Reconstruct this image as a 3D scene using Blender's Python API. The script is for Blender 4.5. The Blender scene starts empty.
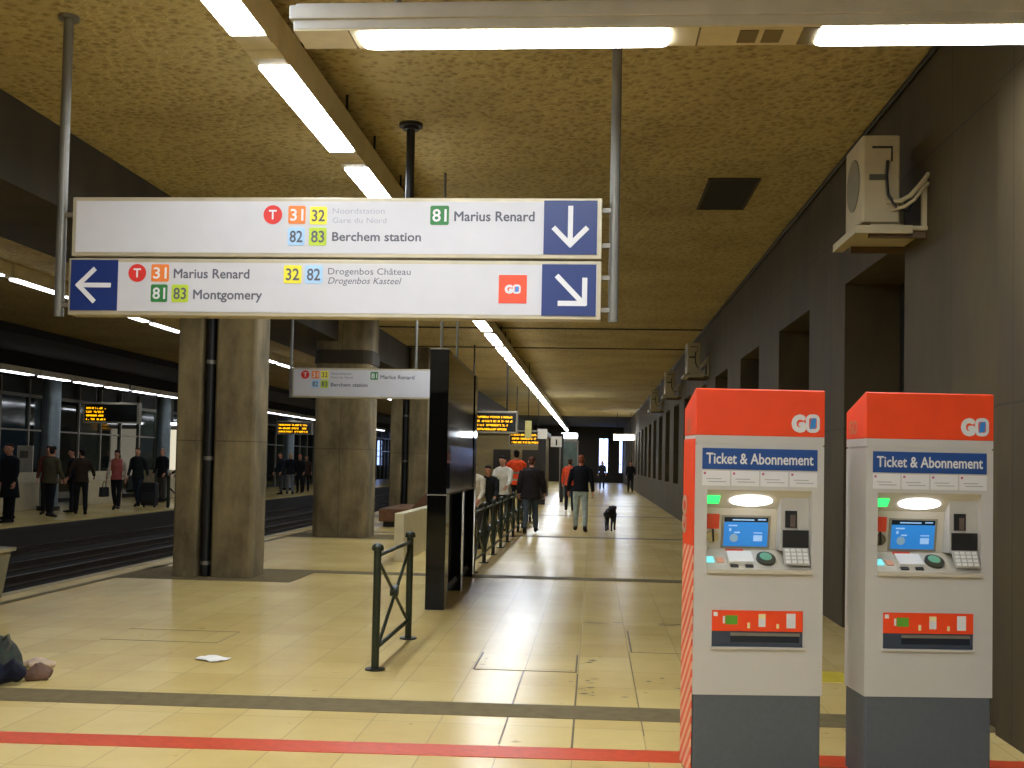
import bpy, bmesh, math, random
from mathutils import Vector, Matrix, Euler
random.seed(7)
PI = math.pi
SC = bpy.context.scene
COL = SC.collection

# ------------------------------------------------------------------ materials
def lin(c):
    return tuple(((v/12.92) if v <= .04045 else ((v+.055)/1.055)**2.4) for v in c)
def hexc(h):
    return lin(tuple(int(h[i:i+2], 16)/255 for i in (0, 2, 4)))
MATS = {}
def mat(name, col, rough=.6, metal=0., var=.08, scale=6., bump=0., spec=.5, emit=0., coat=0.):
    """noise-varied Principled material; col is an sRGB hex string"""
    if name in MATS: return MATS[name]
    m = bpy.data.materials.new(name); m.use_nodes = True
    nt = m.node_tree; N = nt.nodes; L = nt.links
    b = N['Principled BSDF']
    c = hexc(col)
    tc = N.new('ShaderNodeTexCoord')
    nz = N.new('ShaderNodeTexNoise'); nz.inputs['Scale'].default_value = scale; nz.inputs['Detail'].default_value = 5
    L.new(tc.outputs['Object'], nz.inputs['Vector'])
    r = N.new('ShaderNodeValToRGB')
    r.color_ramp.elements[0].position = .3; r.color_ramp.elements[1].position = .7
    r.color_ramp.elements[0].color = (*[v*(1-var) for v in c], 1)
    r.color_ramp.elements[1].color = (*[min(1, v*(1+var)) for v in c], 1)
    L.new(nz.outputs['Fac'], r.inputs['Fac']); L.new(r.outputs['Color'], b.inputs['Base Color'])
    b.inputs['Roughness'].default_value = rough; b.inputs['Metallic'].default_value = metal
    b.inputs['Specular IOR Level'].default_value = spec
    b.inputs['Coat Weight'].default_value = coat
    if bump:
        bp = N.new('ShaderNodeBump'); bp.inputs['Strength'].default_value = bump; bp.inputs['Distance'].default_value = .02
        L.new(nz.outputs['Fac'], bp.inputs['Height']); L.new(bp.outputs['Normal'], b.inputs['Normal'])
    if emit:
        L.new(r.outputs['Color'], b.inputs['Emission Color']); b.inputs['Emission Strength'].default_value = emit
    MATS[name] = m
    return m
def lamp_mat(name, col, strength):
    m = mat(name, col, .4, var=.01, emit=strength); return m

def floor_mat():
    m = bpy.data.materials.new('floor_tiles'); m.use_nodes = True
    nt = m.node_tree; N = nt.nodes; L = nt.links; b = N['Principled BSDF']
    tc = N.new('ShaderNodeTexCoord')
    mp = N.new('ShaderNodeMapping'); mp.inputs['Location'].default_value = (.09+4, .07, 0)
    L.new(tc.outputs['Object'], mp.inputs['Vector'])
    br = N.new('ShaderNodeTexBrick'); br.offset = 0; br.squash = 1
    br.inputs['Scale'].default_value = 1; br.inputs['Brick Width'].default_value = .4; br.inputs['Row Height'].default_value = .6
    br.inputs['Mortar Size'].default_value = .0035; br.inputs['Mortar Smooth'].default_value = .4
    br.inputs['Bias'].default_value = 0
    br.inputs['Color1'].default_value = (*hexc('dec684'), 1); br.inputs['Color2'].default_value = (*hexc('d6bc78'), 1)
    br.inputs['Mortar'].default_value = (*hexc('b5a470'), 1)
    L.new(mp.outputs['Vector'], br.inputs['Vector'])
    nz = N.new('ShaderNodeTexNoise'); nz.inputs['Scale'].default_value = .55; nz.inputs['Detail'].default_value = 7; nz.inputs['Roughness'].default_value = .62
    L.new(tc.outputs['Object'], nz.inputs['Vector'])
    rp = N.new('ShaderNodeValToRGB'); rp.color_ramp.elements[0].position = .32; rp.color_ramp.elements[1].position = .62
    rp.color_ramp.elements[0].color = (*hexc('cfc09a'), 1); rp.color_ramp.elements[1].color = (1, 1, 1, 1)
    L.new(nz.outputs['Fac'], rp.inputs['Fac'])
    mx = N.new('ShaderNodeMix'); mx.data_type = 'RGBA'; mx.blend_type = 'MULTIPLY'; mx.inputs['Factor'].default_value = .4
    L.new(br.outputs['Color'], mx.inputs[6]); L.new(rp.outputs['Color'], mx.inputs[7])
    # small scuffs
    n2 = N.new('ShaderNodeTexNoise'); n2.inputs['Scale'].default_value = 9; n2.inputs['Detail'].default_value = 3
    L.new(tc.outputs['Object'], n2.inputs['Vector'])
    r2 = N.new('ShaderNodeValToRGB'); r2.color_ramp.elements[0].position = .24; r2.color_ramp.elements[1].position = .31
    r2.color_ramp.elements[0].color = (*hexc('a08f62'), 1); r2.color_ramp.elements[1].color = (1, 1, 1, 1)
    L.new(n2.outputs['Fac'], r2.inputs['Fac'])
    m2 = N.new('ShaderNodeMix'); m2.data_type = 'RGBA'; m2.blend_type = 'MULTIPLY'; m2.inputs['Factor'].default_value = .45
    L.new(mx.outputs[2], m2.inputs[6]); L.new(r2.outputs['Color'], m2.inputs[7])
    L.new(m2.outputs[2], b.inputs['Base Color'])
    rr = N.new('ShaderNodeMapRange'); rr.inputs[3].default_value = .19; rr.inputs[4].default_value = .3
    b.inputs['Specular IOR Level'].default_value = .24
    L.new(nz.outputs['Fac'], rr.inputs[0]); L.new(rr.outputs[0], b.inputs['Roughness'])
    bp = N.new('ShaderNodeBump'); bp.inputs['Strength'].default_value = .15; bp.inputs['Distance'].default_value = .004; bp.invert = True
    L.new(br.outputs['Fac'], bp.inputs['Height']); L.new(bp.outputs['Normal'], b.inputs['Normal'])
    return m

def plaster_mat(name, c0, c1, scale=5.5):
    """rough sprayed acoustic plaster with curling ridges"""
    m = bpy.data.materials.new(name); m.use_nodes = True
    nt = m.node_tree; N = nt.nodes; L = nt.links; b = N['Principled BSDF']
    tc = N.new('ShaderNodeTexCoord')
    wn = N.new('ShaderNodeTexNoise'); wn.inputs['Scale'].default_value = scale; wn.inputs['Detail'].default_value = 2
    wn.inputs['Distortion'].default_value = 2.2
    L.new(tc.outputs['Object'], wn.inputs['Vector'])
    vo = N.new('ShaderNodeTexVoronoi'); vo.inputs['Scale'].default_value = scale*1.5; vo.feature = 'F1'
    L.new(tc.outputs['Object'], vo.inputs['Vector'])
    ad = N.new('ShaderNodeMath'); ad.operation = 'MULTIPLY'
    L.new(wn.outputs['Fac'], ad.inputs[0]); L.new(vo.outputs['Distance'], ad.inputs[1])
    rp = N.new('ShaderNodeValToRGB'); rp.color_ramp.elements[0].position = .04; rp.color_ramp.elements[1].position = .26
    rp.color_ramp.elements[0].color = (*hexc(c0), 1); rp.color_ramp.elements[1].color = (*hexc(c1), 1)
    L.new(ad.outputs[0], rp.inputs['Fac'])
    lg = N.new('ShaderNodeTexNoise'); lg.inputs['Scale'].default_value = .7; lg.inputs['Detail'].default_value = 4
    L.new(tc.outputs['Object'], lg.inputs['Vector'])
    r2 = N.new('ShaderNodeValToRGB'); r2.color_ramp.elements[0].position = .3; r2.color_ramp.elements[1].position = .6
    r2.color_ramp.elements[0].color = (.72, .7, .66, 1); r2.color_ramp.elements[1].color = (1, 1, 1, 1)
    L.new(lg.outputs['Fac'], r2.inputs['Fac'])
    mx = N.new('ShaderNodeMix'); mx.data_type = 'RGBA'; mx.blend_type = 'MULTIPLY'; mx.inputs['Factor'].default_value = .8
    L.new(rp.outputs['Color'], mx.inputs[6]); L.new(r2.outputs['Color'], mx.inputs[7])
    L.new(mx.outputs[2], b.inputs['Base Color']); b.inputs['Roughness'].default_value = .9
    bp = N.new('ShaderNodeBump'); bp.inputs['Strength'].default_value = .8; bp.inputs['Distance'].default_value = .03
    L.new(ad.outputs[0], bp.inputs['Height']); L.new(bp.outputs['Normal'], b.inputs['Normal'])
    return m

def concrete_mat(name, c0, c1, panel=(1.2, 1.95), joint=True, axis='YZ', rough=.75):
    """stained concrete with faint panel joints"""
    m = bpy.data.materials.new(name); m.use_nodes = True
    nt = m.node_tree; N = nt.nodes; L = nt.links; b = N['Principled BSDF']
    tc = N.new('ShaderNodeTexCoord')
    nz = N.new('ShaderNodeTexNoise'); nz.inputs['Scale'].default_value = 1.7; nz.inputs['Detail'].default_value = 8; nz.inputs['Roughness'].default_value = .65
    mp0 = N.new('ShaderNodeMapping'); mp0.inputs['Scale'].default_value = (1, 1, .45)
    L.new(tc.outputs['Object'], mp0.inputs['Vector']); L.new(mp0.outputs['Vector'], nz.inputs['Vector'])
    rp = N.new('ShaderNodeValToRGB'); rp.color_ramp.elements[0].position = .32; rp.color_ramp.elements[1].position = .66
    rp.color_ramp.elements[0].color = (*hexc(c0), 1); rp.color_ramp.elements[1].color = (*hexc(c1), 1)
    L.new(nz.outputs['Fac'], rp.inputs['Fac'])
    out = rp.outputs['Color']
    if joint:
        sp = N.new('ShaderNodeSeparateXYZ'); cb = N.new('ShaderNodeCombineXYZ')
        L.new(tc.outputs['Object'], sp.inputs[0])
        L.new(sp.outputs[axis[0]], cb.inputs[0]); L.new(sp.outputs[axis[1]], cb.inputs[1])
        br = N.new('ShaderNodeTexBrick'); br.offset = 0
        br.inputs['Scale'].default_value = 1; br.inputs['Brick Width'].default_value = panel[0]; br.inputs['Row Height'].default_value = panel[1]
        br.inputs['Mortar Size'].default_value = .008; br.inputs['Bias'].default_value = 0
        br.inputs['Color1'].default_value = (1, 1, 1, 1); br.inputs['Color2'].default_value = (.86, .86, .86, 1); br.inputs['Mortar'].default_value = (.55, .53, .5, 1)
        L.new(cb.outputs[0], br.inputs['Vector'])
        mx = N.new('ShaderNodeMix'); mx.data_type = 'RGBA'; mx.blend_type = 'MULTIPLY'; mx.inputs['Factor'].default_value = 1
        L.new(out, mx.inputs[6]); L.new(br.outputs['Color'], mx.inputs[7]); out = mx.outputs[2]
    L.new(out, b.inputs['Base Color']); b.inputs['Roughness'].default_value = rough
    bp = N.new('ShaderNodeBump'); bp.inputs['Strength'].default_value = .25; bp.inputs['Distance'].default_value = .01
    L.new(nz.outputs['Fac'], bp.inputs['Height']); L.new(bp.outputs['Normal'], b.inputs['Normal'])
    return m

def stripe_mat(name, ca, cb_, freq=18.):
    """diagonal printed stripes for the advert panel"""
    m = bpy.data.materials.new(name); m.use_nodes = True
    nt = m.node_tree; N = nt.nodes; L = nt.links; b = N['Principled BSDF']
    tc = N.new('ShaderNodeTexCoord'); mp = N.new('ShaderNodeMapping'); mp.inputs['Rotation'].default_value = (.7, 0, 0)
    L.new(tc.outputs['Object'], mp.inputs['Vector'])
    w = N.new('ShaderNodeTexWave'); w.bands_direction = 'Z'; w.inputs['Scale'].default_value = freq/6.28; w.inputs['Distortion'].default_value = .6
    L.new(mp.outputs['Vector'], w.inputs['Vector'])
    rp = N.new('ShaderNodeValToRGB'); rp.color_ramp.elements[0].position = .42; rp.color_ramp.elements[1].position = .58
    rp.color_ramp.elements[0].color = (*hexc(ca), 1); rp.color_ramp.elements[1].color = (*hexc(cb_), 1)
    L.new(w.outputs['Fac'], rp.inputs['Fac']); L.new(rp.outputs['Color'], b.inputs['Base Color']); b.inputs['Roughness'].default_value = .45
    return m

# ------------------------------------------------------------------ mesh collector
class MB:
    def __init__(s): s.v = []; s.f = []; s.m = []
    def add(s, vs, fs, mi=0):
        o = len(s.v); s.v += [tuple(v) for v in vs]
        for f in fs: s.f.append(tuple(i+o for i in f)); s.m.append(mi)
        return s
    def box(s, a, b, mi=0, M=None):
        x0, y0, z0 = a; x1, y1, z1 = b
        vs = [(x0,y0,z0),(x1,y0,z0),(x1,y1,z0),(x0,y1,z0),(x0,y0,z1),(x1,y0,z1),(x1,y1,z1),(x0,y1,z1)]
        if M: vs = [M @ Vector(v) for v in vs]
        return s.add(vs, [(3,2,1,0),(4,5,6,7),(0,1,5,4),(1,2,6,5),(2,3,7,6),(3,0,4,7)], mi)
    def prism(s, poly, axis, t0, t1, mi=0):
        """poly: 2-D outline (counter-clockwise) extruded along axis x/y/z from t0 to t1"""
        n = len(poly)
        def P(p, t):
            return {'x': (t, p[0], p[1]), 'y': (p[0], t, p[1]), 'z': (p[0], p[1], t)}[axis]
        vs = [P(p, t0) for p in poly]+[P(p, t1) for p in poly]
        fs = [tuple(range(n))[::-1], tuple(range(n, 2*n))]+[(i, (i+1) % n, n+(i+1) % n, n+i) for i in range(n)]
        return s.add(vs, fs, mi)
    def tube(s, pts, rad, n=10, mi=0, ref=None, ell=None):
        """closed tube through pts; rad number or list; ell: list of (rx, ry) about (side, ref)"""
        pts = [Vector(p) for p in pts]; k = len(pts)
        if not isinstance(rad, (list, tuple)): rad = [rad]*k
        rings = []; prev = None
        for i, p in enumerate(pts):
            t = (pts[min(i+1, k-1)]-pts[max(i-1, 0)]).normalized()
            r = Vector(ref) if ref is not None else (prev if prev is not None else (Vector((0,1,0)) if abs(t.y) < .9 else Vector((1,0,0))))
            u = t.cross(r)
            if u.length < 1e-6: u = t.cross(Vector((.31,.2,.9)))
            u.normalize(); w = u.cross(t).normalized(); prev = w
            rx, ry = ell[i] if ell else (rad[i], rad[i])
            rings.append([p+u*(math.cos(2*PI*j/n)*rx)+w*(math.sin(2*PI*j/n)*ry) for j in range(n)])
        vs = [v for r in rings for v in r]; fs = []
        for i in range(k-1):
            for j in range(n):
                fs.append((i*n+j, i*n+(j+1) % n, (i+1)*n+(j+1) % n, (i+1)*n+j))
        fs.append(tuple(range(n))[::-1]); fs.append(tuple((k-1)*n+j for j in range(n)))
        return s.add(vs, fs, mi)
    def ball(s, c, r, nu=12, nv=8, mi=0, M=None):
        rx, ry, rz = r if isinstance(r, (tuple, list)) else (r, r, r)
        vs = []; fs = []
        for i in range(1, nv):
            a = PI*i/nv
            for j in range(nu):
                b = 2*PI*j/nu; vs.append(Vector((rx*math.sin(a)*math.cos(b), ry*math.sin(a)*math.sin(b), rz*math.cos(a))))
        vs += [Vector((0,0,rz)), Vector((0,0,-rz))]
        if M: vs = [M @ v for v in vs]
        vs = [v+Vector(c) for v in vs]
        for i in range(nv-2):
            for j in range(nu):
                fs.append((i*nu+j, (i+1)*nu+j, (i+1)*nu+(j+1) % nu, i*nu+(j+1) % nu))
        t = len(vs)-2
        for j in range(nu):
            fs.append((t, j, (j+1) % nu)); fs.append((t+1, (nv-2)*nu+(j+1) % nu, (nv-2)*nu+j))
        return s.add(vs, fs, mi)
    def disc(s, c, r, t, axis='y', n=24, mi=0, rz=None):
        """flat round slab (r, rz half axes) facing along axis"""
        rz = rz or r
        return s.prism([(c[0]+r*math.cos(2*PI*j/n), c[1]+rz*math.sin(2*PI*j/n)) for j in range(n)], axis, t[0], t[1], mi)
    def mesh(s, name, mats, smooth=False):
        me = bpy.data.meshes.new(name); me.from_pydata(s.v, [], s.f)
        mats = mats if isinstance(mats, (list, tuple)) else [mats]
        for m in mats: me.materials.append(m)
        me.polygons.foreach_set('material_index', s.m)
        bm = bmesh.new(); bm.from_mesh(me); bmesh.ops.recalc_face_normals(bm, faces=bm.faces[:]); bm.to_mesh(me); bm.free()
        if smooth: me.polygons.foreach_set('use_smooth', [True]*len(me.polygons))
        me.update(); return me
    def build(s, name, mats, parent=None, smooth=False, bevel=0., loc=None, seg=2):
        o = bpy.data.objects.new(name, s.mesh(name, mats, smooth)); COL.objects.link(o)
        if parent: o.parent = parent
        if loc: o.location = loc
        if bevel:
            b = o.modifiers.new('bevel', 'BEVEL'); b.width = bevel; b.segments = seg; b.limit_method = 'ANGLE'; b.angle_limit = .6
            b.harden_normals = False
        if smooth and bevel == 0:
            pass
        return o

def tag(o, label=None, cat=None, group=None, kind=None):
    if label: o['label'] = label
    if cat: o['category'] = cat
    if group: o['group'] = group
    if kind: o['kind'] = kind
    return o
def thing(name, label, cat, loc=(0,0,0), rz=0., group=None):
    o = bpy.data.objects.new(name, None); COL.objects.link(o); o.empty_display_size = .1
    o.location = loc; o.rotation_euler = (0, 0, rz)
    return tag(o, label, cat, group)
def struct(name, mb, m, **k):
    return tag(mb.build(name, m, **k), kind='structure')
def dup(root, loc, rz=None, label=None, group=None):
    r = root.copy(); COL.objects.link(r); r.location = loc
    if rz is not None: r.rotation_euler = (0, 0, rz)
    if label: r['label'] = label
    if group: r['group'] = group
    for ch in list(root.children):
        c = ch.copy(); COL.objects.link(c); c.parent = r
        for g in list(ch.children):
            d = g.copy(); COL.objects.link(d); d.parent = c
    return r

# flat lettering as mesh: returned vertices in x (right) / z (up), from (0,0), facing -y
_txt = {}
def glyphs(text, off=.0, shear=0.):
    k = (text, off, shear)
    if k in _txt: return _txt[k]
    cu = bpy.data.curves.new('lettering', 'FONT'); cu.body = text; cu.size = 1; cu.offset = off; cu.shear = shear
    cu.resolution_u = 3; cu.extrude = 0
    ob = bpy.data.objects.new('lettering', cu); COL.objects.link(ob)
    bpy.context.view_layer.update()
    me = bpy.data.meshes.new_from_object(ob.evaluated_get(bpy.context.evaluated_depsgraph_get()))
    vs = [v.co.copy() for v in me.vertices]; fs = [tuple(p.vertices) for p in me.polygons]
    bpy.data.objects.remove(ob); bpy.data.meshes.remove(me); bpy.data.curves.remove(cu)
    x0 = min(v.x for v in vs); x1 = max(v.x for v in vs)
    _txt[k] = (vs, fs, x0, x1); return _txt[k]
def add_text(mb, text, x, z, w, cap, y, mi=0, off=.0, shear=0., flip=None):
    """text with its left foot at (x, z), w wide, capitals cap tall, on the plane y facing -y"""
    vs, fs, x0, x1 = glyphs(text, 0, shear)
    sx = (w-2*off*cap)/(x1-x0); sz = cap*(1-2*off)/.70; k = off*cap   # heavier strokes: the outline repeated a little to every side
    for i, (dx, dz) in enumerate(((0, 0), (k, 0), (-k, 0), (0, k), (0, -k), (.7*k, .7*k), (-.7*k, .7*k), (.7*k, -.7*k), (-.7*k, -.7*k)) if off else ((0, 0),)):
        pts = [(x+k+(v.x-x0)*sx+dx, y-.00004*i, z+k+v.y*sz+dz) for v in vs]
        if flip: pts = [flip(p) for p in pts]
        mb.add(pts, fs, mi)
    return mb
def rrect(x0, z0, x1, z1, r, n=4):
    """rounded-rectangle outline"""
    P = []
    for cx, cz, a in ((x1-r, z0+r, -PI/2), (x1-r, z1-r, 0), (x0+r, z1-r, PI/2), (x0+r, z0+r, PI)):
        for k in range(n+1):
            t = a+PI/2*k/n; P.append((cx+r*math.cos(t), cz+r*math.sin(t)))
    return P
ORD = ['first','second','third','fourth','fifth','sixth','seventh','eighth','ninth','tenth','eleventh','twelfth','thirteenth','fourteenth','fifteenth','sixteenth','seventeenth','eighteenth','nineteenth','twentieth','twenty-first','twenty-second','twenty-third','twenty-fourth','twenty-fifth','twenty-sixth','twenty-seventh','twenty-eighth','twenty-ninth','thirtieth','thirty-first','thirty-second','thirty-third','thirty-fourth']
# ------------------------------------------------------------------ camera
cam = bpy.data.cameras.new('camera'); co = bpy.data.objects.new('camera', cam); COL.objects.link(co)
yaw, pitch, roll = .07507, .03485, .02
F = Vector((-math.sin(yaw)*math.cos(pitch), math.cos(yaw)*math.cos(pitch), math.sin(pitch)))
R = Vector((math.cos(yaw), math.sin(yaw), 0)); U = R.cross(F)
R2 = R*math.cos(roll)+U*math.sin(roll); U2 = U*math.cos(roll)-R*math.sin(roll)
co.matrix_world = Matrix(((R2.x, U2.x, -F.x, 0), (R2.y, U2.y, -F.y, 0), (R2.z, U2.z, -F.z, 1.55), (0, 0, 0, 1)))
cam.sensor_fit = 'HORIZONTAL'; cam.sensor_width = 36; cam.lens = 36*1100/1024; cam.shift_y = 40/1024
cam.clip_start = .05; cam.clip_end = 200
SC.camera = co
SC.view_settings.view_transform = 'Standard'; SC.view_settings.look = 'None'; SC.view_settings.gamma = 1
SC.view_settings.use_curve_mapping = False; SC.view_settings.exposure = 2.05
w = bpy.data.worlds.new('world'); SC.world = w; w.use_nodes = True
w.node_tree.nodes['Background'].inputs[0].default_value = (.006, .006, .005, 1); w.node_tree.nodes['Background'].inputs[1].default_value = 1
SC.cycles.max_bounces = 8; SC.cycles.diffuse_bounces = 5; SC.cycles.glossy_bounces = 4
SC.cycles.sample_clamp_indirect = 6

# ------------------------------------------------------------------ shared materials
WHITE_ENAMEL = mat('white_enamel', 'd8d4c4', .45)
CREAM_METAL = mat('cream_metal', 'cfc3a0', .4, .2)
TUBE = lamp_mat('fluorescent_tube', 'ecf4ff', 9.0)
TUBE_FAR = lamp_mat('fluorescent_tube_far', 'eef4ff', 2.6)
DARK_METAL = mat('dark_metal', '2a2723', .5, .4)
GREY_METAL = mat('grey_metal', '8b867a', .45, .5)
POLE_GREY = mat('pole_grey', '77746a', .45, .4)
BLACK = mat('black_plastic', '141414', .5)
FLOOR = floor_mat()
CEIL = plaster_mat('ceiling_plaster', '8d7a48', 'bba870', 9)
CEIL_B = plaster_mat('track_ceiling', '8a7548', 'b09a62', 9)
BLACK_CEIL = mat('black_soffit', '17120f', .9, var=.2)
WALL = concrete_mat('wall_concrete', '3b3018', '4e4122', (1.3, 1.95))
PILLAR = concrete_mat('pillar_concrete', '4c402a', '9c8b62', (9, 1.75), axis='XZ')
BEAM = concrete_mat('beam_concrete', '2e2716', '403622', joint=False)
STRIP = mat('dark_floor_tile', '75684a', .6, var=.12, scale=12, spec=.03)
RED_LINE = mat('red_line', 'cc4a26', .4, var=.1, scale=20)
GREEN_PAINT = mat('dark_green_paint', '222a1a', .4, .1, var=.15, scale=15)
BLUE = mat('sign_blue', '1a2f6a', .4, var=.04)
SIGN_WHITE = mat('sign_white', 'c9c7c8', .4, var=.02)
INK = mat('sign_ink', '5c5c66', .6)
INK_PALE = mat('sign_ink_pale', 'a4a4b0', .6)
ORANGE = mat('route_orange', 'ee8236', .5); YELLOW = mat('route_yellow', 'efe23a', .5); PALE_BLUE = mat('route_pale_blue', 'a8cdea', .5)
LIME = mat('route_lime', 'b9cf34', .5); GREEN = mat('route_green', '2f7a3a', .5); T_RED = mat('route_red', 'd8332a', .5); PAPER_W = mat('print_white', 'dddbda', .5, var=.02)
GO_RED = mat('go_red', 'f24c22', .35, var=.05); GO_BLUE = mat('go_blue', '3a86d0', .5)

# ------------------------------------------------------------------ the setting
struct('floor', MB().box((-6.45, -9, -.6), (3.4, 93, 0)), FLOOR)
struct('floor_far_platform', MB().box((-18, -9, -.6), (-12.3, 93, 0)), FLOOR)
struct('floor_track_bed', MB().box((-12.3, -9, -.75), (-6.45, 93, -.5)), mat('track_ballast', '1c1711', .95, var=.4, scale=14, bump=.8))
struct('ceiling', MB().box((-5.12, -9, 4.66), (3.4, 72, 4.9)), CEIL)
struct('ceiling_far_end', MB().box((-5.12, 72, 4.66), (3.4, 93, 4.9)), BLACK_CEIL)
struct('ceiling_over_tracks', MB().box((-10.6, -9, 3.9), (-6.5, 93, 4.1)), CEIL_B)
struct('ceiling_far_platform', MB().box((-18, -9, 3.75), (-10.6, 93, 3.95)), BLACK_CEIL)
struct('trim_1', MB().box((-6.5, -9, 3.9), (-5.12, 93, 4.9)), BEAM)          # long beam along the pillars
b = MB()
for y in (25.2, 29.5): b.box((-5.1, y, 4.635), (2.45, y+.08, 4.66))
struct('trim_2', b, BEAM)                                                     # shallow ribs across the ceiling
# right wall with deep door-like recesses
NICH = [(8.95+3.9*k, 11.05+3.9*k) for k in range(20)]
b = MB(); y = -9
for a, c in NICH:
    b.box((2.45, y, 0), (3.4, a, 4.66)); b.box((2.45, a, 3.38), (3.4, c, 4.66)); y = c
    if a > 27: b.box((2.45, a, 0), (3.4, c, 1.0))
b.box((2.45, y, 0), (3.4, 93, 4.66))
b.box((2.39, 4.4, 0), (2.45, 6.75, 4.66))
struct('wall_right', b, WALL)
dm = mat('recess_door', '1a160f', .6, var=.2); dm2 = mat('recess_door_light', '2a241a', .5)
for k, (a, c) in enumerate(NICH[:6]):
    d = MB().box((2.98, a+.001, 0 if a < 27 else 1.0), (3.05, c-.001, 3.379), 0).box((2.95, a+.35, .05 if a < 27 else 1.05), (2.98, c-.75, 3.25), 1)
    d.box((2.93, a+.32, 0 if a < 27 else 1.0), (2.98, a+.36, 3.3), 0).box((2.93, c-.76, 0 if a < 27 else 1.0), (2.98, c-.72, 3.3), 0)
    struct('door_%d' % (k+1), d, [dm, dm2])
b = MB()
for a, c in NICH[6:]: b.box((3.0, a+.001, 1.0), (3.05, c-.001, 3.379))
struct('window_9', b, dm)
struct('trim_3', MB().tube([(2.42, -9, 4.62), (2.42, 72, 4.62)], .02, 6), DARK_METAL)
# wall behind the photographer and the far end wall
struct('wall_back', MB().box((-18, -9.3, -.6), (3.4, -9, 4.9)), WALL)
EW = mat('end_wall_dark', '2b251c', .8, var=.2)
b = MB()
def holed(b, x0, x1, z0, z1, holes, ya, yb):
    x = x0
    for hx0, hx1, hz0, hz1 in holes:
        b.box((x, ya, z0), (hx0, yb, z1)); b.box((hx0, ya, z0), (hx1, yb, hz0)); b.box((hx0, ya, hz1), (hx1, yb, z1)); x = hx1
    b.box((x, ya, z0), (x1, yb, z1))
HO = [(-15.6, -14.5, 1.1, 3.2), (.37, 1.2, .85, 3.7), (2.07, 2.4, .85, 3.6)]
holed(b, -18, 3.4, -.75, 4.9, HO, 93, 93.4)
struct('wall_end', b, EW)
LITWIN = lamp_mat('lit_window', 'a8c0ff', 1.5)
for k, (a, c, z0, z1) in enumerate(HO):
    g = MB().box((a, 93.2, z0), (c, 93.24, z1), 0)
    g.box((a, 93.12, z0), (a+.06, 93.2, z1), 1).box((c-.06, 93.12, z0), (c, 93.2, z1), 1).box((a+.06, 93.12, z0+.7), (c-.06, 93.2, z0+.76), 1).box(((a+c)/2-.03, 93.12, z0), ((a+c)/2+.03, 93.2, z1), 1)
    struct('window_%d' % (k+1), g, [LITWIN, DARK_METAL])
# glazed wall of the far platform: mullions, dark glossy panes, a few coloured panels
b = MB(); b.box((-18, -9, 0), (-16.9, 93, 3.75))
struct('wall_left', b, mat('far_wall', '1c1f1a', .6, var=.3, scale=1.5))
pg = mat('dark_glass_pane', '121c18', .05, var=.4, scale=.4, spec=1.); pb = mat('blue_panel', '16303e', .08, var=.2, spec=.8); pt = mat('green_grey_panel', '28352a', .1, var=.3, spec=.8)
b = MB()
y = 14.0; k = 0
while y < 91:
    b.box((-16.9, y+.04, .12), (-16.86, y+1.56, 3.2), [0,0,2,0,1,0,2,1,0,0,1,0,0,2][k % 14]); y += 1.6; k += 1
struct('window_4', b, [pg, pb, pt])
b = MB(); y = 14.0
while y < 92.5: b.box((-16.9, y-.04, 0), (-16.8, y+.04, 3.75)); y += 1.6
b.box((-16.9, 14, 3.2), (-16.8, 92.5, 3.3)); b.box((-16.9, 14, 2.2), (-16.82, 92.5, 2.25))
struct('trim_4', b, GREY_METAL)
# floor inlays: red line, dark cross strips, platform edge, pillar footings, hatch joints
def inlay(n, x0, y0, x1, y1, m, t=.003, sk=0.):
    struct('trim_%d' % n, MB().add([(x0,y0,0),(x1,y0+sk,0),(x1,y1+sk,0),(x0,y1,0),(x0,y0,t),(x1,y0+sk,t),(x1,y1+sk,t),(x0,y1,t)],
        [(3,2,1,0),(4,5,6,7),(0,1,5,4),(1,2,6,5),(2,3,7,6),(3,0,4,7)]), m)
inlay(5, -6.4, 5.58, 2.39, 5.81, RED_LINE, sk=.34)
for k, (y0, n) in enumerate(((6.62, 6), (14.72, 7), (23.1, 8), (32.8, 9), (41, 10))):
    inlay(n, -6.1, y0, 2.45, y0+.36, STRIP, sk=.18 if k == 0 else 0)
inlay(11, -6.08, -8, -5.98, 92, STRIP)
inlay(12, -6.45, -8, -6.33, 92, mat('edge_tile', 'a89a6c', .4))
for k, y in enumerate((13.5, 21.3, 29.3)): inlay(13+k, -6.0, y, -3.75, y+1.3, STRIP, .002)
JM = mat('joint_dark', '6a5c3a', .7)
def hatch(n, x0, y0, x1, y1, sides='NSEW', w=.014):
    b = MB()
    if 'S' in sides: b.box((x0, y0, 0), (x1, y0+w, .002))
    if 'N' in sides: b.box((x0, y1-w, 0), (x1, y1, .002))
    if 'W' in sides: b.box((x0, y0+w, 0), (x0+w, y1-w, .002))
    if 'E' in sides: b.box((x1-w, y0+w, 0), (x1, y1-w, .002))
    struct('trim_%d' % n, b, JM)
hatch(16, -.88, 8.24, -.1, 9.0, 'SWE'); hatch(17, .33, 9.2, 1.2, 10.4, 'SW'); hatch(18, -4.1, 9.0, -3.1, 9.6, 'SNE', .007); hatch(19, -.1, 6.05, -.088, 8.2, 'W', .012)
struct('trim_20', MB().box((-.5, 6.1, 0), (-.493, 8.24, .0015)).box((.31, 6.4, 0), (.316, 9.2, .0015)), JM)
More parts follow.
